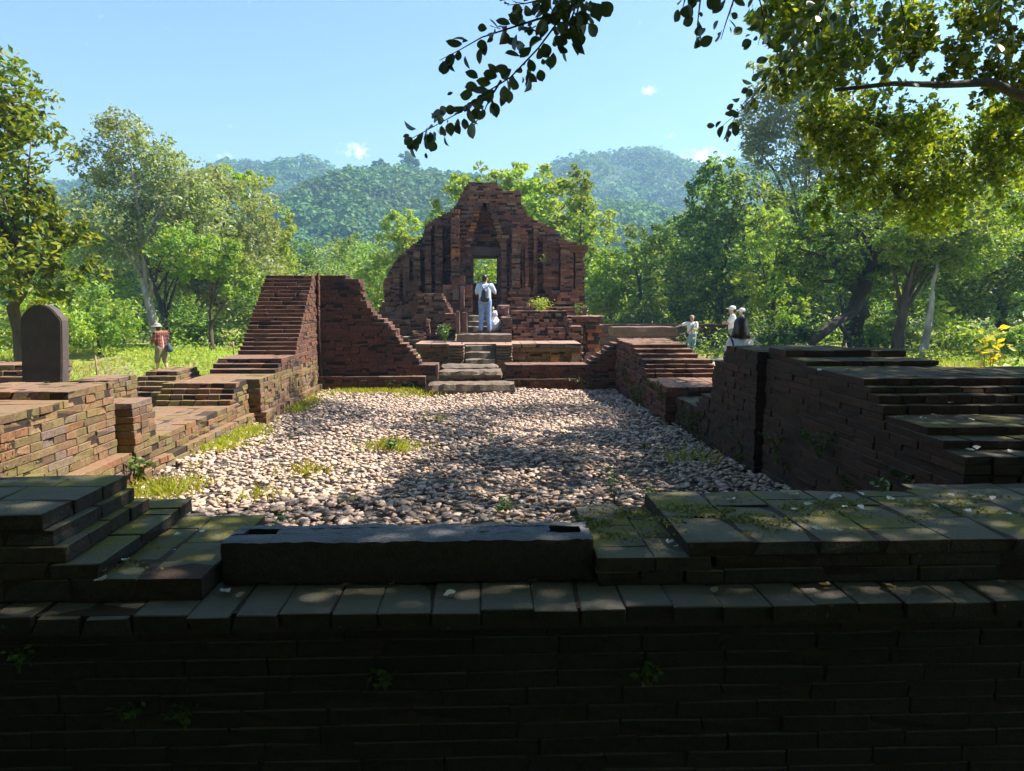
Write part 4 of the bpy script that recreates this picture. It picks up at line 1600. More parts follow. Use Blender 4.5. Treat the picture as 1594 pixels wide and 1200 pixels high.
for (px, Y, py, rx, ry, mt, lb) in [(1225, 28, 520, 50, 22, 'fern', 'fern clump left of the leaning trunk'),
                                    (1380, 27, 520, 50, 35, 'leaf_mid', 'light green bush behind the leaning trunk trees'),
                                    (1500, 24, 530, 70, 28, 'leaf_mid', 'low bush between the white trunk and the yellow sapling'),
                                    (1590, 22, 530, 50, 30, 'leaf_mid', 'low bush at the right edge behind the yellow sapling'),
                                    (1350, 34, 500, 60, 40, 'leaf_dark', 'dark bush deep behind the forked trunk'),
                                    (1100, 36, 500, 70, 40, 'leaf_dark', 'dark undergrowth bush behind the standing man'),
                                    (1180, 34, 505, 60, 35, 'leaf_dark', 'dark undergrowth bush behind the seated woman'),
                                    (990, 38, 500, 60, 30, 'leaf_dark', 'dark undergrowth bush behind the altar slab')]:
    gtree('bush', lb, px, Y, [(px, py, rx * .7, ry * .8), (px - rx * .45, py + ry * .3, rx * .5, ry * .6), (px + rx * .45, py + ry * .25, rx * .5, ry * .6)],
          4200, .13, M[mt], M['bark'], .05, clump=.25, shell=.4, limbs=5, cat='bush', sub=30)

# a line of woodland trees further back: one built, the others copied
def copy_tree(src, loc, sc, label):
    c = src.copy()
    COL.objects.link(c)
    c.location = loc
    c.scale = (sc, sc, sc)
    c.rotation_euler = (0, 0, random.uniform(0, 6.28))
    c['label'] = label
    for ch in list(src.children):
        d = ch.copy()
        COL.objects.link(d)
        d.parent = c
    return c


protos = []
for mt in ('leaf_dark', 'leaf_mid'):
    x, y, z = XX(1130, 52), 52, gz1(20, 52)
    if mt == 'leaf_mid':
        x = XX(250, 54); y = 54
    protos.append(tree('woodland_tree', 'dark woodland tree behind the dense right hand trees' if mt == 'leaf_dark' else 'green woodland tree deep behind the pale leaning trunk', (x, y, z),
                       [(x, y, z + 4.6, 3.4, 3.2, 3.2), (x - 1.6, y, z + 2.2, 2.6, 2.4, 2.2), (x + 1.6, y + .5, z + 2.0, 2.6, 2.4, 2.0), (x + .5, y, z + 6.6, 2.2, 2.0, 1.8)],
                       9000, .32, M[mt], M['bark_dark'], .25, clump=.2, shell=.55, limbs=6, group='woodland trees in the back row'))
bk = [(950, 50, 0, .7, 'right of the temple'), (1010, 54, 1, .8, 'behind the altar slab'), (1070, 50, 0, .9, 'behind the standing man'), (1200, 50, 1, 1.1, 'behind the seated woman'),
      (1270, 52, 0, 1.2, 'behind the leaning trunk'), (1340, 50, 1, 1.15, 'behind the forked trunk'), (1410, 52, 0, 1.2, 'behind the brown trunk'), (1480, 50, 1, 1.15, 'behind the white trunk'),
      (1550, 52, 0, 1.2, 'behind the yellow sapling'), (1630, 50, 1, 1.2, 'at the far right edge'), (470, 56, 0, .75, 'above the stepped wall'), (400, 54, 1, .8, 'left of the stepped wall'),
      (330, 56, 0, .9, 'behind the round grey green tree'), (170, 54, 0, .9, 'right of the stele'), (90, 55, 1, .9, 'just behind the stele'), (10, 54, 0, .95, 'left of the stele'), (-80, 54, 1, 1, 'beyond the left edge'),
      (560, 58, 1, .8, 'left of the temple'), (640, 58, 0, .7, 'behind the left temple wing')]
for (px, Y, k, sc, wh) in bk:
    x = XX(px, Y)
    copy_tree(protos[k], (x, Y, gz1(min(x, 39), Y)), sc, ('dark' if k == 0 else 'green') + ' woodland tree in the back row ' + wh)

# ------------------------------------------------------------------ hills and forest
def hill(label, Y0, pts, wfront, wback, crowns, csize, q):
    xs = np.array([onY(px, py, Y0)[0] for px, py in pts])
    zs = np.array([onY(px, py, Y0)[2] for px, py in pts])

    def hz(x, y):
        r = np.interp(x, xs, zs)
        t = np.where(y < Y0, (Y0 - y) / wfront, (y - Y0) / wback)
        f = np.cos(np.clip(t, 0, 1) * np.pi / 2) ** 1.25
        spur = 1 + .13 * np.sin(x * .045 + Y0) * np.sin(np.clip(t, 0, 1) * np.pi) + .07 * np.sin(x * .11 + 1.7) * np.sin(np.clip(t, 0, 1) * np.pi)
        return 1.2 + (r - 4) * f * spur
    o = grid_sheet('hill', xs[0], xs[-1], Y0 - wfront, Y0 + wback, 70, 50, hz, M['hill'])
    tag(o, label, None, None, 'structure')
    # crowns
    x = rng.uniform(xs[0], xs[-1], crowns)
    u = rng.random(crowns)
    y = Y0 + 6 - (wfront + 6) * u ** 1.2
    z = hz(x, y)
    R = csize * rng.uniform(.6, 1.3, crowns)
    d = rng.normal(0, 1, (crowns, q, 3))
    d[:, :, 2] = np.abs(d[:, :, 2])
    d[:, :, 1] -= .2
    d /= np.linalg.norm(d, axis=2, keepdims=True)
    C = np.stack([x, y, z + R * .3], -1)[:, None, :] + d * R[:, None, None] * rng.uniform(.75, 1.08, (crowns, q, 1)) * np.array([1, 1, 1.1])
    me = leaf_mesh('forest', C.reshape(-1, 3), np.repeat(R * .5, q), M['leaf_hill'], nrm=d.reshape(-1, 3) * 1.2, up=0.1, wid=.8)
    f = add('forest', me)
    tag(f, 'blue green forest covering the ' + label, 'forest', None, 'stuff')


hill('left hill behind the pale trees', 560, [(-400, 330), (-150, 300), (40, 300), (90, 293), (140, 312), (250, 290), (330, 270), (380, 262), (430, 268), (500, 280), (560, 288), (640, 300), (760, 330)], 230, 60, 4200, 5.0, 22)
hill('central hill behind the temple', 300, [(330, 430), (400, 385), (470, 340), (530, 305), (575, 280), (630, 264), (690, 275), (760, 284), (850, 300), (930, 330), (1010, 350), (1150, 360), (1400, 370)], 130, 60, 5200, 3.0, 22)
hill('rounded hill on the right', 540, [(760, 310), (830, 292), (870, 280), (915, 255), (950, 242), (985, 239), (1020, 244), (1060, 258), (1100, 275), (1150, 300), (1300, 320), (1700, 300), (2200, 320)], 230, 60, 4400, 4.8, 22)
for (px, py, lb) in [(592, 258, 'rounded tree standing alone on the ridge left of the temple top'), (634, 246, 'taller tree standing on the ridge crest above the temple')]:
    Y = 298
    bl = blobs_px([(px, py, 12, 8), (px + 6, py + 8, 10, 8)], Y)
    x, _, zb = onY(px, py + 24, Y)
    tree('ridge_tree', lb, (x, Y, zb), bl, 1500, 1.3, M['leaf_hill'], M['bark_dark'], .6, clump=.3, shell=.3, limbs=4)

# ------------------------------------------------------------------ grass and ground cover
def blades(P, h, mat, name, label, w=.012, lean=.5):
    n = len(P)
    a = rng.uniform(0, 2 * np.pi, n)
    hh = h * rng.uniform(.5, 1.4, n)
    d = np.stack([np.cos(a), np.sin(a), np.zeros(n)], -1)
    ln = rng.uniform(.1, 1, (n, 1)) * lean
    e = rng.uniform(0, 2 * np.pi, n)
    dd = np.stack([np.cos(e), np.sin(e), np.zeros(n)], -1)
    V = np.stack([P - d * w, P + d * w, P + np.array([0, 0, 1]) * hh[:, None] * .6 + dd * ln * hh[:, None] * .35 + d * w * .6,
                  P + np.array([0, 0, 1]) * hh[:, None] + dd * ln * hh[:, None]], 1).reshape(-1, 3)
    i = (np.arange(n) * 4)[:, None]
    F = np.concatenate([i + np.array([[0, 1, 2]]), i + np.array([[0, 2, 3]])], 0)
    o = add(name, np_mesh(name, V, F, mat))
    return tag(o, label, 'grass', None, 'stuff')


def scatter(n, x0, x1, y0, y1, thr=-9, s=1.0):
    x = rng.uniform(x0, x1, int(n))
    y = y0 + (y1 - y0) * rng.random(int(n)) ** 1.3
    k = wob(x, y, s) > thr
    x, y = x[k], y[k]
    return np.stack([x, y, gz(x, y)], -1)


blades(scatter(26000, -17, -4.8, 11, 30, -.3), .14, M['grass'], 'grass', 'bright yellow green grass on the left lawn', .016)
R1 = np.concatenate([scatter(16000, 4.3, 16, 12, 33, -.2), scatter(5000, 2, 5, 17, 30, .1), scatter(9000, 10, 24, 14, 30, -.5)])
off = ~((R1[:, 1] > 17) & (R1[:, 1] < 27.5) & (np.abs((R1[:, 1] - 22.3) - (R1[:, 0] - 6) * .6) < 1.8))
blades(R1[off], .14, M['grass'], 'grass', 'bright yellow green grass on the right beyond the ruins', .016)
# leafy ground cover
def cover(name, label, n, x0, x1, y0, y1, h, leaf, mat, thr=0.0, s=.6):
    P = scatter(n, x0, x1, y0, y1, thr, s)
    hh = h * (.3 + .7 * np.clip(wob(P[:, 0], P[:, 1], 1.4, 2) * .5 + .5, 0, 1))
    P[:, 2] += hh * rng.random(len(P))
    o = add(name, leaf_mesh(name, P, leaf, mat, up=.8))
    tag(o, label, 'ground cover', None, 'stuff')


cover('ground_cover', 'yellow green leafy ground cover below the left trees', 22000, -24, -6, 18, 27, .55, .1, M['leaf_bright'], -.1)
cover('ground_cover', 'bright leafy ground cover under the right hand trees', 24000, 11.5, 24, 15, 25, .5, .09, M['leaf_bright'], -.1)
cover('undergrowth', 'dark leafy undergrowth deep under the right hand trees', 16000, 8, 34, 25, 38, 1.5, .16, M['leaf_dark'], -.6)
cover('undergrowth', 'green undergrowth deep under the left hand trees', 14000, -34, -6, 27, 40, 1.3, .16, M['leaf_mid'], -.6)


# grass and weeds growing on the gravel and walls
def edge_grass():
    P = []
    def along(xa, ya, xb, yb, n, sp, z):
        t = rng.random(n)
        q = np.stack([xa + (xb - xa) * t + rng.normal(0, sp, n), ya + (yb - ya) * t + rng.normal(0, sp, n), np.full(n, z)], -1)
        k = wob(q[:, 0] * 1.5, q[:, 1] * 1.5, 1.2, .7) > -.1
        P.append(q[k])
    along(-3.55, 8.2, -3.4, 11.5, 1500, .1, .36)
    along(-3.4, 11.6, -3.3, 15.8, 1300, .12, .36)
    along(-3.3, 15.7, -.6, 15.75, 1500, .1, .36)
    for (px, py, r, n) in [(610, 697, .2, 300), (265, 760, .2, 220), (375, 680, .25, 250), (455, 622, .3, 500), (480, 735, .15, 120), (650, 615, .3, 200),
                           (540, 610, .4, 700), (250, 770, .2, 250), (330, 700, .2, 300), (400, 775, .15, 80), (1080, 715, .2, 120), (680, 655, .12, 60)]:
        c = onZ(px, py, .36)
        P.append(np.stack([rng.normal(c[0], r, n), rng.normal(c[1], r, n), np.full(n, .36)], -1))
    return np.concatenate(P)


blades(edge_grass(), .09, M['grass'], 'grass', 'short grass tufts along the left foot of the court walls', .006, 1.2)


def moss_points():
    P = []
    # left wall face and ledges
    n = 5200
    y = rng.uniform(4.6, 15.6, n)
    z = rng.uniform(.4, 1.4, n)
    x = np.where(y < 7.93, np.where(z < .62, -3.775, -3.925), np.where(y < 11.78, np.where(z < .5, -3.655, -3.745), np.where(z < .5, -3.475, -3.555)))
    mx = np.where(y < 7.93, 1.32, np.where(y < 11.78, .78, 1.1))
    k = (wob(y * 1.6, z * 5, 1.3, 1.1) > .45) & (z < mx)
    P.append(np.stack([x[k] + .012, y[k], z[k]], -1))
    return np.concatenate(P)


o = add('moss', leaf_mesh('moss', moss_points(), .028, M['moss'], up=.2))
tag(o, 'yellow green moss tufts growing in the joints of the left wall', 'moss', None, 'stuff')
n = 2600
y = rng.uniform(8.3, 15.6, n); z = rng.uniform(.35, 1.1, n)
x = np.where(y < 11.45, 2.99, 2.84)
mx = np.where(y < 11.45, .8, 1.0)
k = (wob(y * 1.4, z * 4, 1.2, .3) > .1) & (z < mx)
P1 = np.stack([x[k] - .03 * rng.random(k.sum()), y[k], z[k]], -1)
x = rng.uniform(-3.4, 2.8, 1400); z = rng.uniform(.36, .7, 1400)
k = wob(x * 2, z * 6, 1.2, .9) > .5
P2 = np.stack([x[k], np.where(z[k] < .6, 15.85, 16.0) - .03 * rng.random(k.sum()), z[k]], -1)
P2 = P2[(P2[:, 0] < -1.3) | (P2[:, 0] > .55)]
y = rng.uniform(4.7, 8, 1500); z = rng.uniform(.9, 1.4, 1500)
k = wob(y * 2, z * 5, 1.5, .5) > .75
P3 = np.stack([np.full(k.sum(), 3.07), y[k], z[k] - .35], -1)
o = add('creepers', leaf_mesh('creepers', np.concatenate([P1, P2, P3]), .055, M['fern'], up=.3))
tag(o, 'small creeping plants on the shaded walls around the court', 'creeper', None, 'stuff')


P = []
for (px, py, z, rx, ry, n_) in [(1110, 800, 1.272, .24, .12, 1500), (960, 815, 1.203, .16, .12, 1200), (1240, 795, 1.272, .15, .1, 300), (1330, 785, 1.272, .2, .06, 400), (1540, 785, 1.272, .25, .1, 700),
                                (1180, 815, 1.272, .12, .06, 200), (170, 880, 1.172, .12, .15, 250), (1430, 800, 1.272, .2, .08, 250), (1000, 805, 1.203, .1, .1, 300)]:
    c = onZ(px, py, z)
    q = np.stack([rng.normal(c[0], rx, n_), rng.normal(c[1], ry, n_), np.full(n_, z)], -1)
    q = q[(wob(q[:, 0] * 6, q[:, 1] * 8, 1.3, .2) > -.1) & (q[:, 1] < 3.84) & (q[:, 1] > 3.08)]
    P.append(q)
o = add('moss', leaf_mesh('moss', np.concatenate(P), .016, M['moss'], up=.6, wid=.8))
tag(o, 'bright moss patches on the two near brick platforms', 'moss', None, 'stuff')


# ------------------------------------------------------------------ individual small plants
def plant(name, label, base, h, stems, leafn, leaf, mat, spread=.5, cat='plant', group=None):
    root = empty(name, base, label, cat, group)
    tb, C = [], []
    b = Vector(base)
    for s in range(stems):
        a = random.uniform(0, 2 * math.pi)
        tip = b + Vector((math.cos(a) * h * spread * random.uniform(.3, 1), math.sin(a) * h * spread * random.uniform(.3, 1), h * random.uniform(.6, 1)))
        mid = b.lerp(tip, .5) + Vector((0, 0, h * .12))
        tb.append(([b - Vector((0, 0, .02)), mid, tip], [.0018 + h * .005, .0014 + h * .0035, .001]))
        for k in range(leafn):
            t = random.uniform(.25, 1)
            q = (b.lerp(mid, t * 2) if t < .5 else mid.lerp(tip, t * 2 - 1))
            C.append(q + Vector((random.gauss(0, 1), random.gauss(0, 1), random.gauss(0, .5))) * leaf * .55)
    add('stem', tubes_mesh('stem', tb, M['weed'], 5), None, root)
    add('leaves', leaf_mesh('leaves', np.array([c[:] for c in C]), leaf, mat, up=.8, wid=.62), None, root)
    return root


for (px, py, h, st_, ln, lf, mt, lb) in [
        (785, 803, .16, 7, 6, .055, 'weed', 'bright leafy weed just behind the stone sill'),
        (957, 785, .42, 4, 9, .055, 'weed', 'tall thin weed standing on the pebbles near the right platform'),
        (1010, 778, .18, 6, 5, .06, 'weed', 'small leafy weed at the back corner of the right platform'),
        (440, 812, .07, 4, 4, .05, 'weed', 'tiny weed at the left end of the sill'),
        (610, 702, .16, 12, 8, .06, 'weed', 'low spreading weed in the middle of the court'),
        (552, 783, .08, 4, 4, .05, 'grass', 'yellowish seedling on sunlit pebbles'),
        (478, 745, .12, 5, 5, .055, 'grass', 'pale seedling on the sunny left part of the pebbles'),
        (218, 752, .32, 8, 10, .06, 'weed', 'leafy weed growing in the slot of the left wall'),
        (763, 690, .1, 3, 4, .04, 'weed', 'tiny sprout on the shaded pebbles'),
        (1003, 700, .1, 5, 4, .05, 'weed', 'small green sprout near the right wall'),
        (535, 790, .07, 3, 4, .045, 'weed', 'small sprout in front of the sunlit pebbles')]:
    c = onZ(px, py, .37)
    plant('weed', lb, c, h, st_, ln, lf, M[mt])
plant('weed', 'fern like weed growing low on the shaded right wall', (3.0, 6.4, .9), .3, 8, 7, .05, M['fern'], .9)
plant('weed', 'small fern beside the slot of the right wall', (3.0, 7.4, .75), .24, 8, 6, .05, M['fern'], .9)
plant('seedling', 'green seedling sprouting at the back edge of the right platform', (2.17, 3.86, 1.27), .08, 4, 2, .05, M['weed'], .9)
plant('bush', 'leafy green bush on the temple terrace', (XX(843, 22.9), 22.9, ZZ(492, 22.9)), .6, 22, 16, .08, M['leaf_bright'], .9, 'bush')
plant('bush', 'small bush at the right end of the temple terrace', (XX(900, 22.6), 22.6, ZZ(492, 22.6)), .45, 9, 9, .08, M['weed'], .6, 'bush')
plant('bush', 'green bush on the ledge left of the temple stairs', (XX(692, 20.2), 20.2, ZZ(533, 20.2)), .55, 12, 9, .08, M['weed'], .6, 'bush')
plant('weed', 'leafy weed at the foot of the stele', (XX(64, 8.9), 8.9, ZZ(607, 8.9)), .14, 7, 5, .04, M['weed'], .8)
plant('weed', 'pale weed hanging on the temple wall', (XX(848, 24.6), 24.6, ZZ(412, 24.6)), .35, 6, 6, .09, M['weed'], .9)
# yellow sapling
plant('sapling', 'young sapling with large bright yellow leaves at the right', (XX(1548, 15), 15, gz1(10, 15)), 1.85, 6, 12, .2, M['leaf_yellow'], .25, 'sapling')
plant('sapling', 'pale green broad leaved sapling under the right trees', (XX(1480, 24), 24, gz1(15, 24)), 2.0, 6, 12, .3, M['leaf_bright'], .3, 'sapling')
# shaded foreground wall plants
for (px, py, z, h, lb) in [(30, 1040, .9, .16, 'dim leafy weed on the black wall at the far left'), (290, 1130, .6, .14, 'dim leafy weed low on the black wall left of centre'),
                           (200, 1120, .62, .1, 'tiny dim weed low on the black wall at the left'), (600, 1070, .75, .1, 'tiny dim weed on the black wall below the sill'),
                           (1010, 1060, .75, .1, 'tiny dim weed on the black wall right of centre')]:
    c = onY(px, py, 2.84)
    plant('weed', lb, c, h * .6, 5, 6, .04, M['fern'], .7)


# ------------------------------------------------------------------ dry leaves
def dry_leaf_mesh(seed, s):
    rr = random.Random(seed)
    bm = bmesh.new()
    n = 5
    rows = []
    curl = rr.uniform(.15, .5)
    for i in range(n + 1):
        t = i / n
        wv = math.sin(math.pi * min(1, t * .92 + .04)) * .34 * (1 + rr.uniform(-.2, .2))
        zc = curl * (t - .5) ** 2
        row = [bm.verts.new(((t - .5) * s, k * wv * s, (zc + abs(k) * wv * rr.uniform(.2, .8)) * s)) for k in (-1, 0, 1)]
        rows.append(row)
    for a, b in zip(rows[:-1], rows[1:]):
        for k in range(2):
            bm.faces.new((a[k], a[k + 1], b[k + 1], b[k]))
    me = bpy.data.meshes.new('dry_leaf')
    bm.to_mesh(me); bm.free()
    for p in me.polygons:
        p.use_smooth = True
    return me


DL = [dry_leaf_mesh(i, 1.0) for i in range(8)]
DLM = {}
for nm in ('dry_leaf', 'dry_brown'):
    DLM[nm] = []
    for m in DL:
        c = m.copy()
        c.materials.append(M[nm])
        DLM[nm].append(c)


def dry(px, py, z, s, nm, label, group, tilt=.25):
    x, y, zz = onZ(px, py, z)
    o = bpy.data.objects.new('dry_leaf', random.choice(DLM[nm]))
    COL.objects.link(o)
    o.location = (x, y, z + .004)
    o.scale = (s, s, s)
    o.rotation_euler = (random.uniform(-tilt, tilt), random.uniform(-tilt, tilt), random.uniform(0, 6.28))
    tag(o, label, 'leaf', group)


for (px, py, s) in [(1138, 779, .055), (1236, 771, .05), (1237, 795, .05), (1258, 786, .045), (1300, 776, .06), (1303, 773, .05), (1340, 770, .05),
                    (1315, 790, .04), (1340, 791, .045), (1385, 778, .06), (1430, 787, .05), (1455, 788, .04), (1505, 797, .06), (1513, 788, .055), (1522, 776, .06),
                    (1545, 777, .05), (1567, 802, .05), (1272, 825, .05), (1303, 827, .055), (1325, 826, .06), (1220, 768, .05), (1480, 772, .05)]:
    dry(px, py, 1.275, s, 'dry_leaf', 'pale curled dry leaf on the mossy right platform', 'pale leaves on the right platform')
for (px, py, s) in [(1050, 826, .045), (1043, 845, .05), (1052, 852, .03), (1055, 812, .06)]:
    dry(px, py, 1.205, s, 'dry_leaf', 'pale dry leaf in the corner beside the right end of the sill', 'leaves beside the sill')
for (px, py, s, nm) in [(700, 926, .055, 'dry_leaf'), (350, 922, .06, 'dry_leaf'), (375, 928, .055, 'dry_brown'), (540, 912, .05, 'dry_brown'), (610, 909, .05, 'dry_brown'), (745, 903, .05, 'dry_brown'),
                    (830, 905, .04, 'dry_brown'), (863, 902, .045, 'dry_brown'), (1113, 921, .05, 'dry_brown'), (1285, 912, .06, 'dry_brown'), (1385, 915, .07, 'dry_brown'), (1560, 908, .05, 'dry_brown')]:
    dry(px, py, 1.078, s, nm, 'dry leaf on the ledge below the sill', 'dry leaves on the ledge')
for (px, py, s) in [(158, 905, .07), (160, 891, .045), (172, 879, .05), (196, 874, .05), (215, 803, .05), (205, 828, .05), (278, 834, .05), (315, 829, .04), (272, 857, .015)]:
    dry(px, py, 1.178, s, 'dry_leaf', 'pale dry leaf on the stepped left platform', 'pale leaves on the left platform')
for (px, py, z, s) in [(1400, 650, 1.43, .06), (1437, 652, 1.43, .05), (1456, 648, 1.43, .07), (1512, 654, 1.43, .05), (1520, 698, 1.32, .07), (1510, 702, 1.32, .06), (1572, 704, 1.32, .05),
                       (1275, 577, 1.68, .06), (1320, 577, 1.68, .08), (1480, 628, 1.57, .05)]:
    dry(px, py, z, s, 'dry_leaf', 'pale dry leaf on the dark steps of the right wall', 'leaves on the right wall steps')
for (px, py) in [(905, 705), (838, 775), (980, 745)]:
    dry(px, py, .4, .09, 'dry_brown', 'brown dry leaf lying among the pebbles', 'brown leaves on the pebbles')

ORD = 'first second third fourth fifth sixth seventh eighth ninth tenth eleventh twelfth thirteenth fourteenth fifteenth sixteenth seventeenth eighteenth nineteenth twentieth'.split() + ['twenty first', 'twenty second', 'twenty third', 'twenty fourth']
dl = {}
for o in SC.objects:
    if o.name.startswith('dry_leaf') and o.get('group'):
        dl.setdefault(o['group'], []).append(o)
for g_, os_ in dl.items():
    os_.sort(key=lambda o: float(project([o.location[:]])[0][0]))
    for i, o in enumerate(os_):
        o['label'] = ' '.join(o['label'].split()[:11]) + ', ' + ORD[i] + ' from left'

# ------------------------------------------------------------------ barrier posts and ropes
def post(px, yb, Y, h, label, r=.022):
    x = XX(px, Y)
    zb = gz1(x, Y)
    o = empty('barrier_post', (x, Y, zb), label, 'post', 'rope barrier posts')
    add('pole', tubes_mesh('pole', [([(x, Y, zb - .05), (x + .01, Y, zb + h * .5), (x, Y, zb + h)], [r, r * .95, r * .9])], M['wood']), None, o)
    return (x, Y, zb + h * .93), o


pA, _ = post(143, 590, 20, .85, 'slim wooden barrier post on the grass right of the stele')
pB, _ = post(360, 560, 24, .75, 'slim wooden barrier post left of the stepped wall')
pC, oC = post(1320, 550, 21, 1.0, 'wooden barrier post with rope in front of the forked trunk')
pD, oD = post(1457, 575, 17, .95, 'wooden barrier post with rope beneath the white trunk')
pE, _ = post(927, 558, 19.5, .75, 'slim metal barrier post right of the temple stairs')


def rope(a, b, parent, sag=.3):
    a, b = Vector(a), Vector(b)
    P = []
    for i in range(9):
        t = i / 8
        P.append(a.lerp(b, t) - Vector((0, 0, sag * 4 * t * (1 - t))))
    add('rope', tubes_mesh('rope', [(P, [.014] * 9)], M['rope'], 5), None, parent)


rope(pC, (XX(1270, 23), 23, .55), oC, .12)
rope(pC, (XX(1365, 20), 20, .35), oC, .1)
rope(pD, (XX(1420, 17.6), 17.6, .5), oD, .12)
rpo = empty('safety_rope', (4.2, 10, 1.6), 'pale rope running from the seated woman down to the right wall top', 'rope')
add('rope', tubes_mesh('rope', [([onY(1166, 524, 10.2), onY(1178, 532, 9.6), onY(1189, 540, 9.0)], [.012, .012, .012])], M['rope'], 5), None, rpo)


# ------------------------------------------------------------------ people
def capsule(bm, a, b, ra, rb):
    a, b = Vector(a), Vector(b)
    for p, r in ((a, ra), (b, rb)):
        bmesh.ops.create_icosphere(bm, subdivisions=2, radius=r, matrix=Matrix.Translation(p))
    d = b - a
    if d.length > 1e-4:
        m = Matrix.Translation((a + b) / 2) @ d.to_track_quat('Z', 'Y').to_matrix().to_4x4()
        bmesh.ops.create_cone(bm, cap_ends=True, segments=16, radius1=ra, radius2=rb, depth=d.length, matrix=m)


def ellipsoid(bm, c, r, rot=None):
    m = Matrix.Translation(Vector(c)) @ (rot.to_4x4() if rot else Matrix.Identity(4)) @ Matrix.Diagonal((*r, 1))
    bmesh.ops.create_icosphere(bm, subdivisions=3, radius=1, matrix=m)


def remesh(bm, voxel, smooth=3, deci=None):
    me = bpy.data.meshes.new('tmp')
    bm.to_mesh(me); bm.free()
    o = bpy.data.objects.new('tmp', me)
    COL.objects.link(o)
    m = o.modifiers.new('r', 'REMESH')
    m.mode = 'VOXEL'; m.voxel_size = voxel; m.use_smooth_shade = True
    s = o.modifiers.new('s', 'SMOOTH'); s.iterations = smooth; s.factor = .5
    if deci:
        d = o.modifiers.new('d', 'DECIMATE'); d.ratio = deci
    dg = bpy.context.evaluated_depsgraph_get()
    out = bpy.data.meshes.new_from_object(o.evaluated_get(dg))
    bpy.data.objects.remove(o)
    for p in out.polygons:
        p.use_smooth = True
    return out


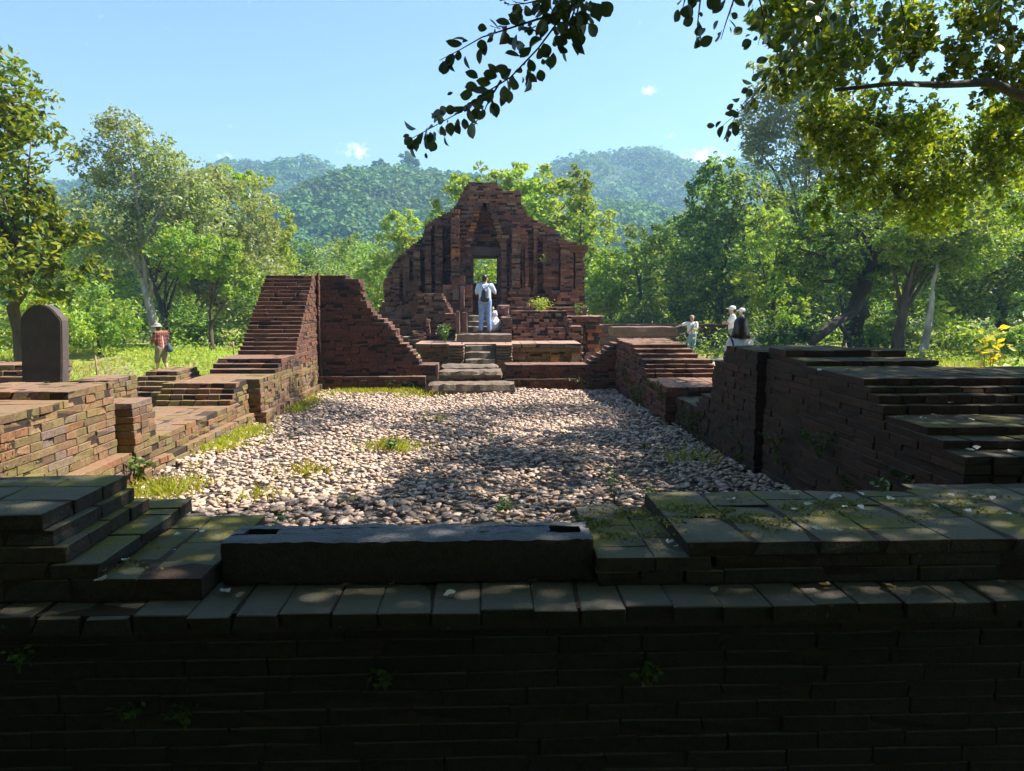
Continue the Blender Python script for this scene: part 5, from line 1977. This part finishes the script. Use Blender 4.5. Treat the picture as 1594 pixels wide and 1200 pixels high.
def person(label, loc, face, H, shirt, legs, J=None, long_sleeve=False, shorts=False, head_turn=0, hair='hair', hat=None, extra=None, shoes=True, female=False):
    """local frame: +y forward, x right; built 1.7 m tall then scaled. J overrides joint positions"""
    j = dict(pelvis=(0, 0, .93), chest=(0, .0, 1.27), neck=(0, -.01, 1.44), head=(0, .02, 1.585),
             shR=(.185, -.01, 1.39), shL=(-.185, -.01, 1.39), elR=(.235, -.03, 1.12), elL=(-.235, -.03, 1.12), wrR=(.24, .05, .88), wrL=(-.24, .05, .88),
             hipR=(.09, 0, .9), hipL=(-.09, 0, .9), knR=(.1, .02, .5), knL=(-.1, .02, .5), anR=(.11, -.02, .09), anL=(-.11, -.02, .09))
    if J: j.update(J)
    j = {k: Vector(v) for k, v in j.items()}
    k = H / 1.7
    Rz = Matrix.Rotation(face, 4, 'Z')
    T = Matrix.Translation(Vector(loc)) @ Rz @ Matrix.Scale(k, 4)
    root = empty('person', loc, label, 'person')
    parts = []
    hd = j['head']
    ht = Matrix.Rotation(head_turn, 3, 'Z')
    # body
    bm = bmesh.new()
    ellipsoid(bm, hd, (.076, .094, .112), ht)
    capsule(bm, hd + ht @ Vector((0, .02, -.07)), hd + ht @ Vector((0, .045, -.08)), .05, .035)
    capsule(bm, hd + ht @ Vector((0, .09, .01)), hd + ht @ Vector((0, .108, -.02)), .012, .016)
    for s in (-1, 1):
        ellipsoid(bm, hd + ht @ Vector((s * .077, -.005, -.01)), (.014, .022, .032))
    capsule(bm, j['neck'] - Vector((0, 0, .05)), hd - Vector((0, 0, .06)), .055, .05)
    capsule(bm, j['shR'] * .5 + j['shL'] * .5 + Vector((.1, 0, -.02)), j['shR'] * .5 + j['shL'] * .5 + Vector((-.1, 0, -.02)), .075, .075)
    capsule(bm, j['chest'], j['pelvis'], .12, .12)
    for s in 'RL':
        capsule(bm, j['sh' + s], j['el' + s], .048, .038)
        capsule(bm, j['el' + s], j['wr' + s], .038, .026)
        capsule(bm, j['hip' + s], j['kn' + s], .08, .055)
        capsule(bm, j['kn' + s], j['an' + s], .052, .036)
        capsule(bm, j['an' + s] - Vector((0, 0, .03)), j['an' + s] + Vector((0, .13, -.055)), .038, .03)
        d = (j['wr' + s] - j['el' + s]).normalized()
        side = d.cross(Vector((0, 1, 0)))
        side = side.normalized() if side.length > .1 else Vector((0, 0, 1))
        palm = j['wr' + s] + d * .05
        capsule(bm, j['wr' + s], palm, .026, .03)
        for q, ln in enumerate((.06, .075, .07, .055)):
            f0 = palm + side * (q - 1.5) * .019 + d * .02
            f1 = f0 + d * ln * .55
            f2 = f1 + (d * .8 + d.cross(side) * .5).normalized() * ln * .45
            capsule(bm, f0, f1, .0105, .01); capsule(bm, f1, f2, .01, .009)
        capsule(bm, palm - d * .01, palm + side * -.045 + d * .03, .013, .011)
    me = remesh(bm, .012, 2, .28); me.transform(T)
    add('body', me, M['skin'], root)
    # shirt
    bm = bmesh.new()
    capsule(bm, j['shR'] + Vector((-.03, 0, -.03)), j['shL'] + Vector((.03, 0, -.03)), .085, .085)
    for off in (-.06, .06):
        capsule(bm, j['chest'] + Vector((off, 0, .02)), j['pelvis'] + Vector((off, 0, .03 if not female else .05)), .125, .12)
    for s in 'RL':
        e = j['sh' + s].lerp(j['el' + s], .75)
        capsule(bm, j['sh' + s], e, .07, .066)
        if long_sleeve:
            capsule(bm, e, j['el' + s], .06, .055)
            capsule(bm, j['el' + s], j['el' + s].lerp(j['wr' + s], .9), .055, .042)
    me = remesh(bm, .014, 3, .3); me.transform(T)
    add('shirt', me, M[shirt], root)
    # trousers
    bm = bmesh.new()
    capsule(bm, j['hipR'] + Vector((0, 0, .03)), j['hipL'] + Vector((0, 0, .03)), .115, .115)
    for s in 'RL':
        capsule(bm, j['hip' + s], j['kn' + s] + (Vector((0, 0, .02)) if shorts else Vector((0, 0, 0))), .11, .08)
        if not shorts:
            capsule(bm, j['kn' + s], j['an' + s] + Vector((0, 0, .02)), .078, .062)
    me = remesh(bm, .014, 3, .3); me.transform(T)
    add('shorts' if shorts else 'trousers', me, M[legs], root)
    if shoes:
        for s in 'RL':
            bm = bmesh.new()
            capsule(bm, j['an' + s] + Vector((0, -.03, -.045)), j['an' + s] + Vector((0, .15, -.055)), .045, .036)
            me = remesh(bm, .012, 2, .5); me.transform(T)
            add('shoe', me, M['shoe'], root)
    for s in (-1, 1):
        bm = bmesh.new()
        ellipsoid(bm, hd + ht @ Vector((s * .032, .083, .012)), (.014, .01, .009))
        me = bpy.data.meshes.new('eye'); bm.to_mesh(me); bm.free(); me.transform(T)
        add('eye', me, M['eye'], root)
    bm = bmesh.new()
    ellipsoid(bm, hd + ht @ Vector((0, .092, -.055)), (.024, .01, .007))
    me = bpy.data.meshes.new('mouth'); bm.to_mesh(me); bm.free(); me.transform(T)
    add('mouth', me, M['slab'], root)
    # hair
    bm = bmesh.new()
    if female:
        ellipsoid(bm, hd + ht @ Vector((0, -.02, .02)), (.1, .105, .125), ht)
        capsule(bm, hd + ht @ Vector((0, -.05, .0)), hd + ht @ Vector((0, -.055, -.11)), .09, .095)
        for s in (-1, 1):
            capsule(bm, hd + ht @ Vector((s * .05, -.02, -.02)), hd + ht @ Vector((s * .095, -.04, -.15)), .055, .05)
    else:
        ellipsoid(bm, hd + ht @ Vector((0, -.022, .03)), (.084, .092, .1), ht)
        ellipsoid(bm, hd + ht @ Vector((0, -.045, -.03)), (.07, .06, .07), ht)
    me = remesh(bm, .012, 2, .6); me.transform(T)
    add('hair', me, M[hair], root)
    if hat:
        kind, mt = hat
        bm = bmesh.new()
        if kind == 'cap':
            ellipsoid(bm, hd + ht @ Vector((0, -.01, .055)), (.1, .115, .085), ht)
            capsule(bm, hd + ht @ Vector((-.035, .09, .045)), hd + ht @ Vector((-.03, .17, .035)), .018, .012)
            capsule(bm, hd + ht @ Vector((.035, .09, .045)), hd + ht @ Vector((.03, .17, .035)), .018, .012)
            capsule(bm, hd + ht @ Vector((0, .09, .047)), hd + ht @ Vector((0, .18, .035)), .02, .012)
        else:
            ellipsoid(bm, hd + Vector((0, 0, .09)), (.1, .115, .07))
            ellipsoid(bm, hd + Vector((0, .02, .05)), (.165, .185, .022))
        me = remesh(bm, .01, 2, .6); me.transform(T)
        add('cap' if kind == 'cap' else 'hat', me, M[mt], root)
    return root, T


def attach(root_label, name, label, cat, loc, bm, mat, T, voxel=.012):
    me = remesh(bm, voxel, 2, .6)
    me.transform(T)
    r = add(name, me, M[mat])
    tag(r, label, cat)
    return r


# man seen from behind on the temple stairs
Yp = 20.75
_, T = person('man from behind in a pale blue shirt and light jeans facing the temple doorway', (XX(755, Yp), Yp, 1.47 if False else ZZ(518.5, Yp)), 0, 1.62, 'shirt_blue', 'jeans',
              J=dict(elR=(.3, .08, 1.16), wrR=(.2, .22, 1.3), elL=(-.25, .06, 1.14), wrL=(-.1, .26, 1.26), anR=(.13, 0, .09), anL=(-.13, -.02, .09)), head_turn=-.5)
bm = bmesh.new()
capsule(bm, (-.01, -.2, 1.2), (-.01, -.2, 1.02), .09, .11)
capsule(bm, (-.06, -.2, 1.0), (.05, -.2, 1.0), .09, .09)
capsule(bm, (0, -.19, 1.26), (0, -.18, 1.28), .05, .04)
for s in (-1, 1):
    capsule(bm, (s * .03, -.17, 1.26), (s * .13, -.1, 1.43), .014, .014)
attach('', 'backpack', 'small black drawstring backpack on the back of the man in pale blue', 'backpack', None, bm, 'cloth_black', T)
# person in white just beyond him
Yq = 21.25
r2, T = person('crouching person in a white garment half hidden behind the man on the stairs', (XX(767, Yq), Yq, ZZ(516, Yq)), math.pi, .84, 'cloth_white', 'cloth_white', shorts=False,
               J=dict(pelvis=(0, 0, .75), hipR=(.08, 0, .75), hipL=(-.08, 0, .75), chest=(0, .08, 1.05), neck=(0, .12, 1.2), head=(0, .18, 1.33), shR=(.17, .08, 1.15), shL=(-.17, .08, 1.15),
                      elR=(.22, .12, .9), elL=(-.22, .12, .9), wrR=(.12, .25, .8), wrL=(-.12, .25, .8), knR=(.1, .1, .42), knL=(-.1, .1, .42)), female=False)
bm = bmesh.new()
capsule(bm, (-.06, 0, .8), (-.1, 0, .4), .2, .42)
me = remesh(bm, .015, 2, .6); me.transform(T)
add('skirt', me, M['cloth_white'], r2)
# man standing with an arm on the slab
Ym = 30.0
r3, T = person('man in white shirt, jeans and tan cap resting one arm on the slab', (XX(1078, Ym), Ym, gz1(XX(1078, Ym), Ym)), math.radians(165), 1.68, 'shirt_white', 'jeans',
               J=dict(elR=(.42, .05, 1.3), wrR=(.66, .1, 1.2), elL=(-.2, .08, 1.13), wrL=(-.12, .25, 1.15)), head_turn=.2, hat=('cap', 'cap_tan'))
bm = bmesh.new()
capsule(bm, (.17, .06, .92), (.17, .0, .8), .07, .08)
capsule(bm, (.17, .1, .95), (-.02, .16, 1.2), .014, .014)
capsule(bm, (-.02, .16, 1.2), (-.15, .06, 1.44), .014, .014)
capsule(bm, (.18, -.08, .95), (-.12, -.1, 1.42), .014, .014)
attach('', 'shoulder_bag', 'black shoulder bag slung across the man in the white shirt and jeans', 'bag', None, bm, 'cloth_black', T)
# the pair in white caps
Yc = 24.0
person('man in a white cap and white shirt standing with folded arms', (XX(1141, Yc), Yc, gz1(XX(1141, Yc), Yc)), math.radians(75), 1.72, 'shirt_white', 'cloth_grey',
       J=dict(elR=(.25, .12, 1.15), wrR=(-.02, .24, 1.19), elL=(-.25, .12, 1.15), wrL=(.05, .26, 1.15)), hat=('cap', 'cap_white'))
Yc = 24.6
person('person in a white cap and dark top beside the man with folded arms', (XX(1156, Yc), Yc, gz1(XX(1156, Yc), Yc)), math.radians(70), 1.63, 'cloth_navy', 'cloth_navy', hat=('cap', 'cap_white'))
# seated woman
Yw = 10.1
zs = 1.0
r6, T = person('woman with dark shoulder length hair and cream top sitting behind the right wall', (XX(1156, Yw), Yw, zs - .21), 0, 1.62, 'cloth_cream', 'cloth_grey',
               J=dict(pelvis=(0, 0, .55), hipR=(.1, .03, .52), hipL=(-.1, .03, .52), chest=(0, .02, .88), neck=(0, .02, 1.07), head=(0, .06, 1.22), shR=(.125, .03, 1.0), shL=(-.125, .03, 1.0),
                      elR=(.15, .16, .78), elL=(-.15, .16, .78), wrR=(.1, .34, .74), wrL=(-.1, .34, .74), knR=(.13, .48, .5), knL=(-.13, .48, .5), anR=(.13, .5, .1), anL=(-.13, .5, .1)),
               hair='hair_brown', female=True)
bm = bmesh.new()
capsule(bm, (-.17, -.12, 1.02), (-.1, -.15, .7), .016, .016)
capsule(bm, (-.17, -.12, 1.02), (-.17, .06, 1.1), .016, .016)
attach('', 'bag_strap', 'black bag strap over the left shoulder of the seated woman', 'strap', None, bm, 'cloth_black', T)
# man in plaid shirt
Yd = 22.3
zd = gz1(XX(246, Yd), Yd)
r7, T = person('man walking in a red plaid shirt, khaki shorts and wide grey hat', (XX(247, Yd), Yd, zd), math.radians(62), 1.66, 'plaid', 'cloth_khaki', long_sleeve=True, shorts=True,
               J=dict(chest=(0, .04, 1.27), neck=(0, .07, 1.42), head=(0, .13, 1.53), elR=(.24, .05, 1.14), wrR=(.12, .28, 1.08), elL=(-.24, .05, 1.14), wrL=(-.12, .28, 1.08),
                      anR=(.11, -.14, .12), knR=(.1, -.02, .5), anL=(-.1, .08, .09), knL=(-.1, .08, .5)), hat=('hat', 'hat_grey'))
bm = bmesh.new()
capsule(bm, (.1, -.2, 1.0), (.12, -.22, .88), .07, .1)
capsule(bm, (.1, -.18, 1.05), (.1, -.05, 1.42), .012, .012)
attach('', 'shoulder_bag', 'navy blue drawstring bag hanging behind the man in plaid', 'bag', None, bm, 'cloth_navy', T)


# ------------------------------------------------------------------ the big shade tree: hanging branches in view and the canopy above
shade = empty('shade_tree', (10.5, 6.0, 0), 'big overhanging tree whose limbs and leaves hang into the upper right', 'tree')
tb = []
trunk = [(10.5, 6, -.1), (10.4, 6, 2), (10.0, 6.1, 4.2), (9.6, 6.2, 6.0)]
tb.append((trunk, [.5, .42, .36, .3]))
add('trunk', tubes_mesh('trunk', tb, M['bark_dark'], 12), None, shade)
limbs = [[(9.9, 6.1, 4.6), onY(1700, 135, 8.2), onY(1594, 150, 8.0), onY(1540, 128, 7.9), onY(1470, 132, 7.8), onY(1390, 130, 7.7), onY(1300, 140, 7.6)],
         [(9.6, 6.2, 6.0), (7, 7.5, 7.3), (4.6, 8.5, 7.9)],
         [(9.6, 6.2, 6.0), (6.5, 4.5, 7.2), (3, 4.2, 7.8), (.6, 3.9, 6.0), (.55, 3.7, 4.4)],
         [(9.6, 6.2, 6.0), (8, 10, 7.6), (6, 13, 8.3)],
         [(9.6, 6.2, 6.0), (6, 1, 7.5), (2, -2, 8.0)],
         [(9.6, 6.2, 6.0), (11, 9, 7.5), (12, 12, 7.5)]]
for L_ in limbs:
    n = len(L_)
    r0 = {7: .075}.get(n, .2)
    add('limb', tubes_mesh('limb', [(L_, [max(.02, r0 * (1 - .8 * i / (n - 1))) for i in range(n)])], M['bark_dark']), None, shade)
# drooping foliage that hangs into view
bl = []
for (px, py, rx, ry, Y) in [(1240, 25, 70, 55, 8.5), (1330, 40, 70, 60, 9), (1420, 30, 60, 50, 9), (1500, 60, 60, 50, 9.5), (1300, 110, 45, 45, 9.5), (1380, 90, 50, 40, 9), (1200, 20, 40, 40, 8),
                            (1325, 190, 55, 60, 11), (1330, 270, 45, 60, 11.5), (1290, 320, 20, 30, 11.5), (1440, 230, 70, 70, 11.5), (1440, 310, 60, 55, 12), (1530, 250, 70, 70, 11.5),
                            (1580, 200, 50, 60, 11), (1490, 330, 50, 30, 12), (1560, 120, 40, 40, 9), (1400, 160, 60, 40, 10.5), (1390, 300, 40, 40, 11.5), (1250, 200, 30, 45, 11), (1225, 120, 30, 40, 10), (1590, 320, 40, 50, 12), (1300, 230, 35, 50, 11), (1585, 90, 35, 50, 8.6), (1545, 175, 45, 40, 9.5), (1590, 165, 40, 50, 9), (1470, 185, 45, 35, 10), (1480, 110, 40, 30, 9.2)]:
    bl += blobs_px([(px, py, rx, ry)], Y, 1.2)
C, _ = blob_points(bl, 29000, .18, .1, 26, 1.4)
add('crown', leaf_mesh('crown', C, .09, M['leaf_hang'], up=-.2, wid=.62), None, shade)

# canopy clumps added along sun rays to shape shade on court and near walls
LIT = [(400, 735, 205, 57), (560, 700, 110, 38), (520, 745, 90, 40), (720, 620, 260, 13), (850, 668, 95, 20), (860, 742, 75, 15), (300, 760, 90, 40), (600, 655, 45, 8), (640, 632, 90, 12), (930, 700, 30, 10)]


def want_shade(x, y, z):
    px, py, d = project([[x, y, z]])
    px, py = float(px[0]), float(py[0])
    if z < .5:
        if py < 620 and px < 470: return False
        for (a, b, rx, ry) in LIT:
            if ((px - a) / rx) ** 2 + ((py - b) / ry) ** 2 < 1:
                return False
        if px < 430 and py < 785: return False
        if py < 612: return False
        return random.random() < .93
    return random.random() < .985


targets = []
for z, x0, x1, y0, y1, s in [(.36, -3.7, 3.0, 4.6, 15.5, .27), (1.25, -5.6, 6.0, 2.2, 4.35, .25), (1.6, 3.0, 7.6, 4.3, 8.6, .28), (.9, 2.7, 3.3, 8.6, 12.5, .3), (1.0, -3, 3, 1.0, 2.4, .4)]:
    for x in np.arange(x0, x1, s):
        for y in np.arange(y0, y1, s):
            xx, yy = x + random.uniform(-.1, .1), y + random.uniform(-.1, .1)
            if want_shade(xx, yy, z):
                targets.append((xx, yy, z))
targets = np.array(targets)
hz = rng.uniform(7.2, 9.2, len(targets))
t = (hz - targets[:, 2]) / SUN[2]
CC = targets + SUN[None] * t[:, None]
low = CC[:, 2] < EYE + .44 * CC[:, 1] + .2
px, py, d = project(CC)
low &= px < 1180
CC[low] = targets[low] + SUN[None] * ((EYE + .44 * CC[low][:, 1:2] + 1.0 - targets[low][:, 2:3]) / SUN[2])
q = rng.normal(0, .15, (len(CC), 46, 3))
P = CC[:, None, :] + q
P = np.concatenate([P[targets[:, 2] > .5].reshape(-1, 3), P[targets[:, 2] < .5][:, :30].reshape(-1, 3)])
add('crown', leaf_mesh('crown', P, .115, M['leaf_over'], up=.6, wid=.7), None, shade)
# unseen roof of leaves over the camera, added to block skylight
n = 1500
cc = np.stack([rng.uniform(-11, 12, n), rng.uniform(-9, 3.8, n), rng.uniform(7.6, 9.6, n)], -1)
P = (cc[:, None, :] + rng.normal(0, .45, (n, 22, 3))).reshape(-1, 3)
add('crown', leaf_mesh('crown', P, .3, M['leaf_over'], up=.6, wid=.7), None, shade)


# near twigs with single leaves
def leaf_single(wd, curl, cup):
    bm = bmesh.new()
    n = 6
    rows = []
    for i in range(n + 1):
        t = i / n
        wv = wd * math.sin(math.pi * (t ** 1.1)) ** .6 if 0 < t < 1 else 0.02
        rows.append([bm.verts.new((t, -wv, cup * wv - curl * t * t)), bm.verts.new((t, 0, -curl * t * t - .02)), bm.verts.new((t, wv, cup * wv * .7 - curl * t * t))])
    for a, b in zip(rows[:-1], rows[1:]):
        for k in range(2):
            bm.faces.new((a[k], a[k + 1], b[k + 1], b[k]))
    me = bpy.data.meshes.new('leaf'); bm.to_mesh(me); bm.free()
    for p in me.polygons:
        p.use_smooth = True
    me.materials.append(M['leaf_near'])
    return me


LEAVES = [leaf_single(*q_) for q_ in [(.4, .12, .1), (.34, .3, .5), (.44, .05, .25), (.37, .2, .9), (.3, .35, .2), (.42, -.15, .4)]]


def twig(pts, Ys, nleaf, size, spread, r=.006, start=0.0, sidepx=14):
    P = [Vector(onY(px, py, Y)) for (px, py), Y in zip(pts, Ys)]
    n = len(P)
    tw = add('twig', tubes_mesh('twig', [(P, [r * (1 - .75 * i / (n - 1)) for i in range(n)])], M['bark_dark'], 5), None, shade)
    seg = [(P[i + 1] - P[i]).length for i in range(n - 1)]
    tot = sum(seg)
    for k in range(nleaf):
        s = (start + (1 - start) * (k + random.random()) / nleaf) * tot
        i = 0
        while i < n - 2 and s > seg[i]:
            s -= seg[i]; i += 1
        a = P[i].lerp(P[i + 1], min(1, s / seg[i]))
        d = (P[i + 1] - P[i]).normalized()
        out = Vector((random.gauss(0, 1), random.gauss(0, .6), random.gauss(-.1, 1)))
        out = (out - d * out.dot(d)).normalized()
        base = a + out * random.uniform(.0, 1) ** 1.2 * spread
        x = (d * random.uniform(.1, .8) + out * random.uniform(.5, 1) + Vector((0, 0, -.35))).normalized()
        zz = Vector((random.gauss(0, .7), random.gauss(0, .8) - .5, random.gauss(0, .6) + .2))
        yv = zz.cross(x).normalized()
        zz = x.cross(yv)
        o = bpy.data.objects.new('leaf', random.choice(LEAVES))
        COL.objects.link(o)
        o.parent = tw
        m = Matrix((x, yv, zz)).transposed()
        o.rotation_euler = m.to_euler()
        o.location = base
        sz = size * random.choice([.5, .8, 1, 1, 1.1, 1.25]) * random.uniform(.85, 1.1)
        o.scale = (sz, sz * random.uniform(.85, 1.1), sz)


TW = [([(930, -60), (905, -5), (870, 32), (838, 75), (795, 120), (755, 145), (715, 175), (660, 205), (636, 218)], 3.5, 112, .062, .09, .22),
      ([(870, 20), (830, 32), (790, 45), (750, 58), (715, 78), (684, 94)], 3.5, 34, .06, .045, .1),
      ([(900, -15), (893, 20), (880, 50), (877, 75)], 3.5, 20, .058, .05, .1),
      ([(905, -20), (860, -5), (820, 5), (790, 8)], 3.6, 56, .062, .09, 0),
      ([(780, 125), (768, 145), (757, 165), (750, 185)], 3.5, 8, .06, .02, .2),
      ([(905, -10), (896, 30), (885, 50)], 3.55, 40, .06, .1, 0),
      ([(1095, -40), (1090, 0), (1086, 35), (1084, 62)], 3.7, 14, .062, .05, .1),
      ([(1150, -40), (1142, 0), (1130, 35), (1122, 62)], 3.7, 14, .06, .05, .1),
      ([(1080, -30), (1066, 0), (1062, 15)], 3.7, 6, .06, .04, .1),
      ([(1260, 40), (1225, 85), (1190, 130), (1160, 165), (1118, 202)], 5.0, 62, .068, .1, .0),
      ([(1290, -10), (1270, 40), (1240, 90)], 5.2, 50, .068, .18, 0),
      ([(1560, -10), (1555, 40), (1545, 90)], 5.2, 26, .07, .14, 0),
      ([(1330, 0), (1340, 60), (1320, 110)], 5.4, 34, .07, .2, 0),
      ([(1400, -10), (1410, 40), (1400, 90), (1380, 130)], 5.4, 34, .07, .2, 0),
      ([(1180, -10), (1190, 30), (1180, 70)], 5.2, 30, .07, .18, 0)]
for pts, Y, nl, sz, sp, st_ in TW:
    twig(pts, [Y + .03 * i for i in range(len(pts))], nl, sz, sp, start=st_)

# unseen trees behind and beside the viewpoint, added to darken the near wall
for i, (x, y, lb) in enumerate([(-9, -3, 'unseen dense dark tree added left of the viewpoint'), (-6, -9, 'unseen dense dark tree added behind the viewpoint on the left'), (0, -8, 'unseen dense dark tree added straight behind the viewpoint'),
                                (6, -9, 'unseen dense dark tree added behind the viewpoint on the right'), (11, -3, 'unseen dense dark tree added right of the viewpoint'), (-10.5, 1.5, 'unseen dense dark tree added beside the near left platform')]):
    tree('dense_tree', lb, (x, y, 0), [(x, y, 5.5, 4, 3.4, 4), (x, y, 2.2, 4, 3, 2.4)], 5200, .46, M['leaf_dark'], M['bark_dark'], .3, clump=.25, shell=.5, limbs=6)

# ------------------------------------------------------------------ haze
hm = bpy.data.materials.new('haze')
hm.use_nodes = True
HN = NT(hm.node_tree)
for nd in list(HN.n):
    HN.n.remove(nd)
ho = HN.n.new('ShaderNodeOutputMaterial')
pv = HN.n.new('ShaderNodeVolumePrincipled')
pv.inputs['Color'].default_value = (.38, .68, 1.0, 1)
pv.inputs['Density'].default_value = .00095
pv.inputs['Anisotropy'].default_value = .25
HN.l.new(pv.outputs[0], ho.inputs['Volume'])
x0, x1, y0, y1, z0, z1 = -950, 950, -60, 950, -1.2, 145
V = [(x0, y0, z0), (x1, y0, z0), (x0, y1, z0), (x1, y1, z0), (x0, y0, z1), (x1, y0, z1), (x0, y1, z1), (x1, y1, z1)]
F = [(0, 2, 3, 1), (4, 5, 7, 6), (0, 1, 5, 4), (2, 6, 7, 3), (0, 4, 6, 2), (1, 3, 7, 5)]
hz_o = add('haze', np_mesh('haze', np.array(V, float), np.array(F), hm))
tag(hz_o, 'pale blue summer haze over the valley', 'haze', None, 'stuff')
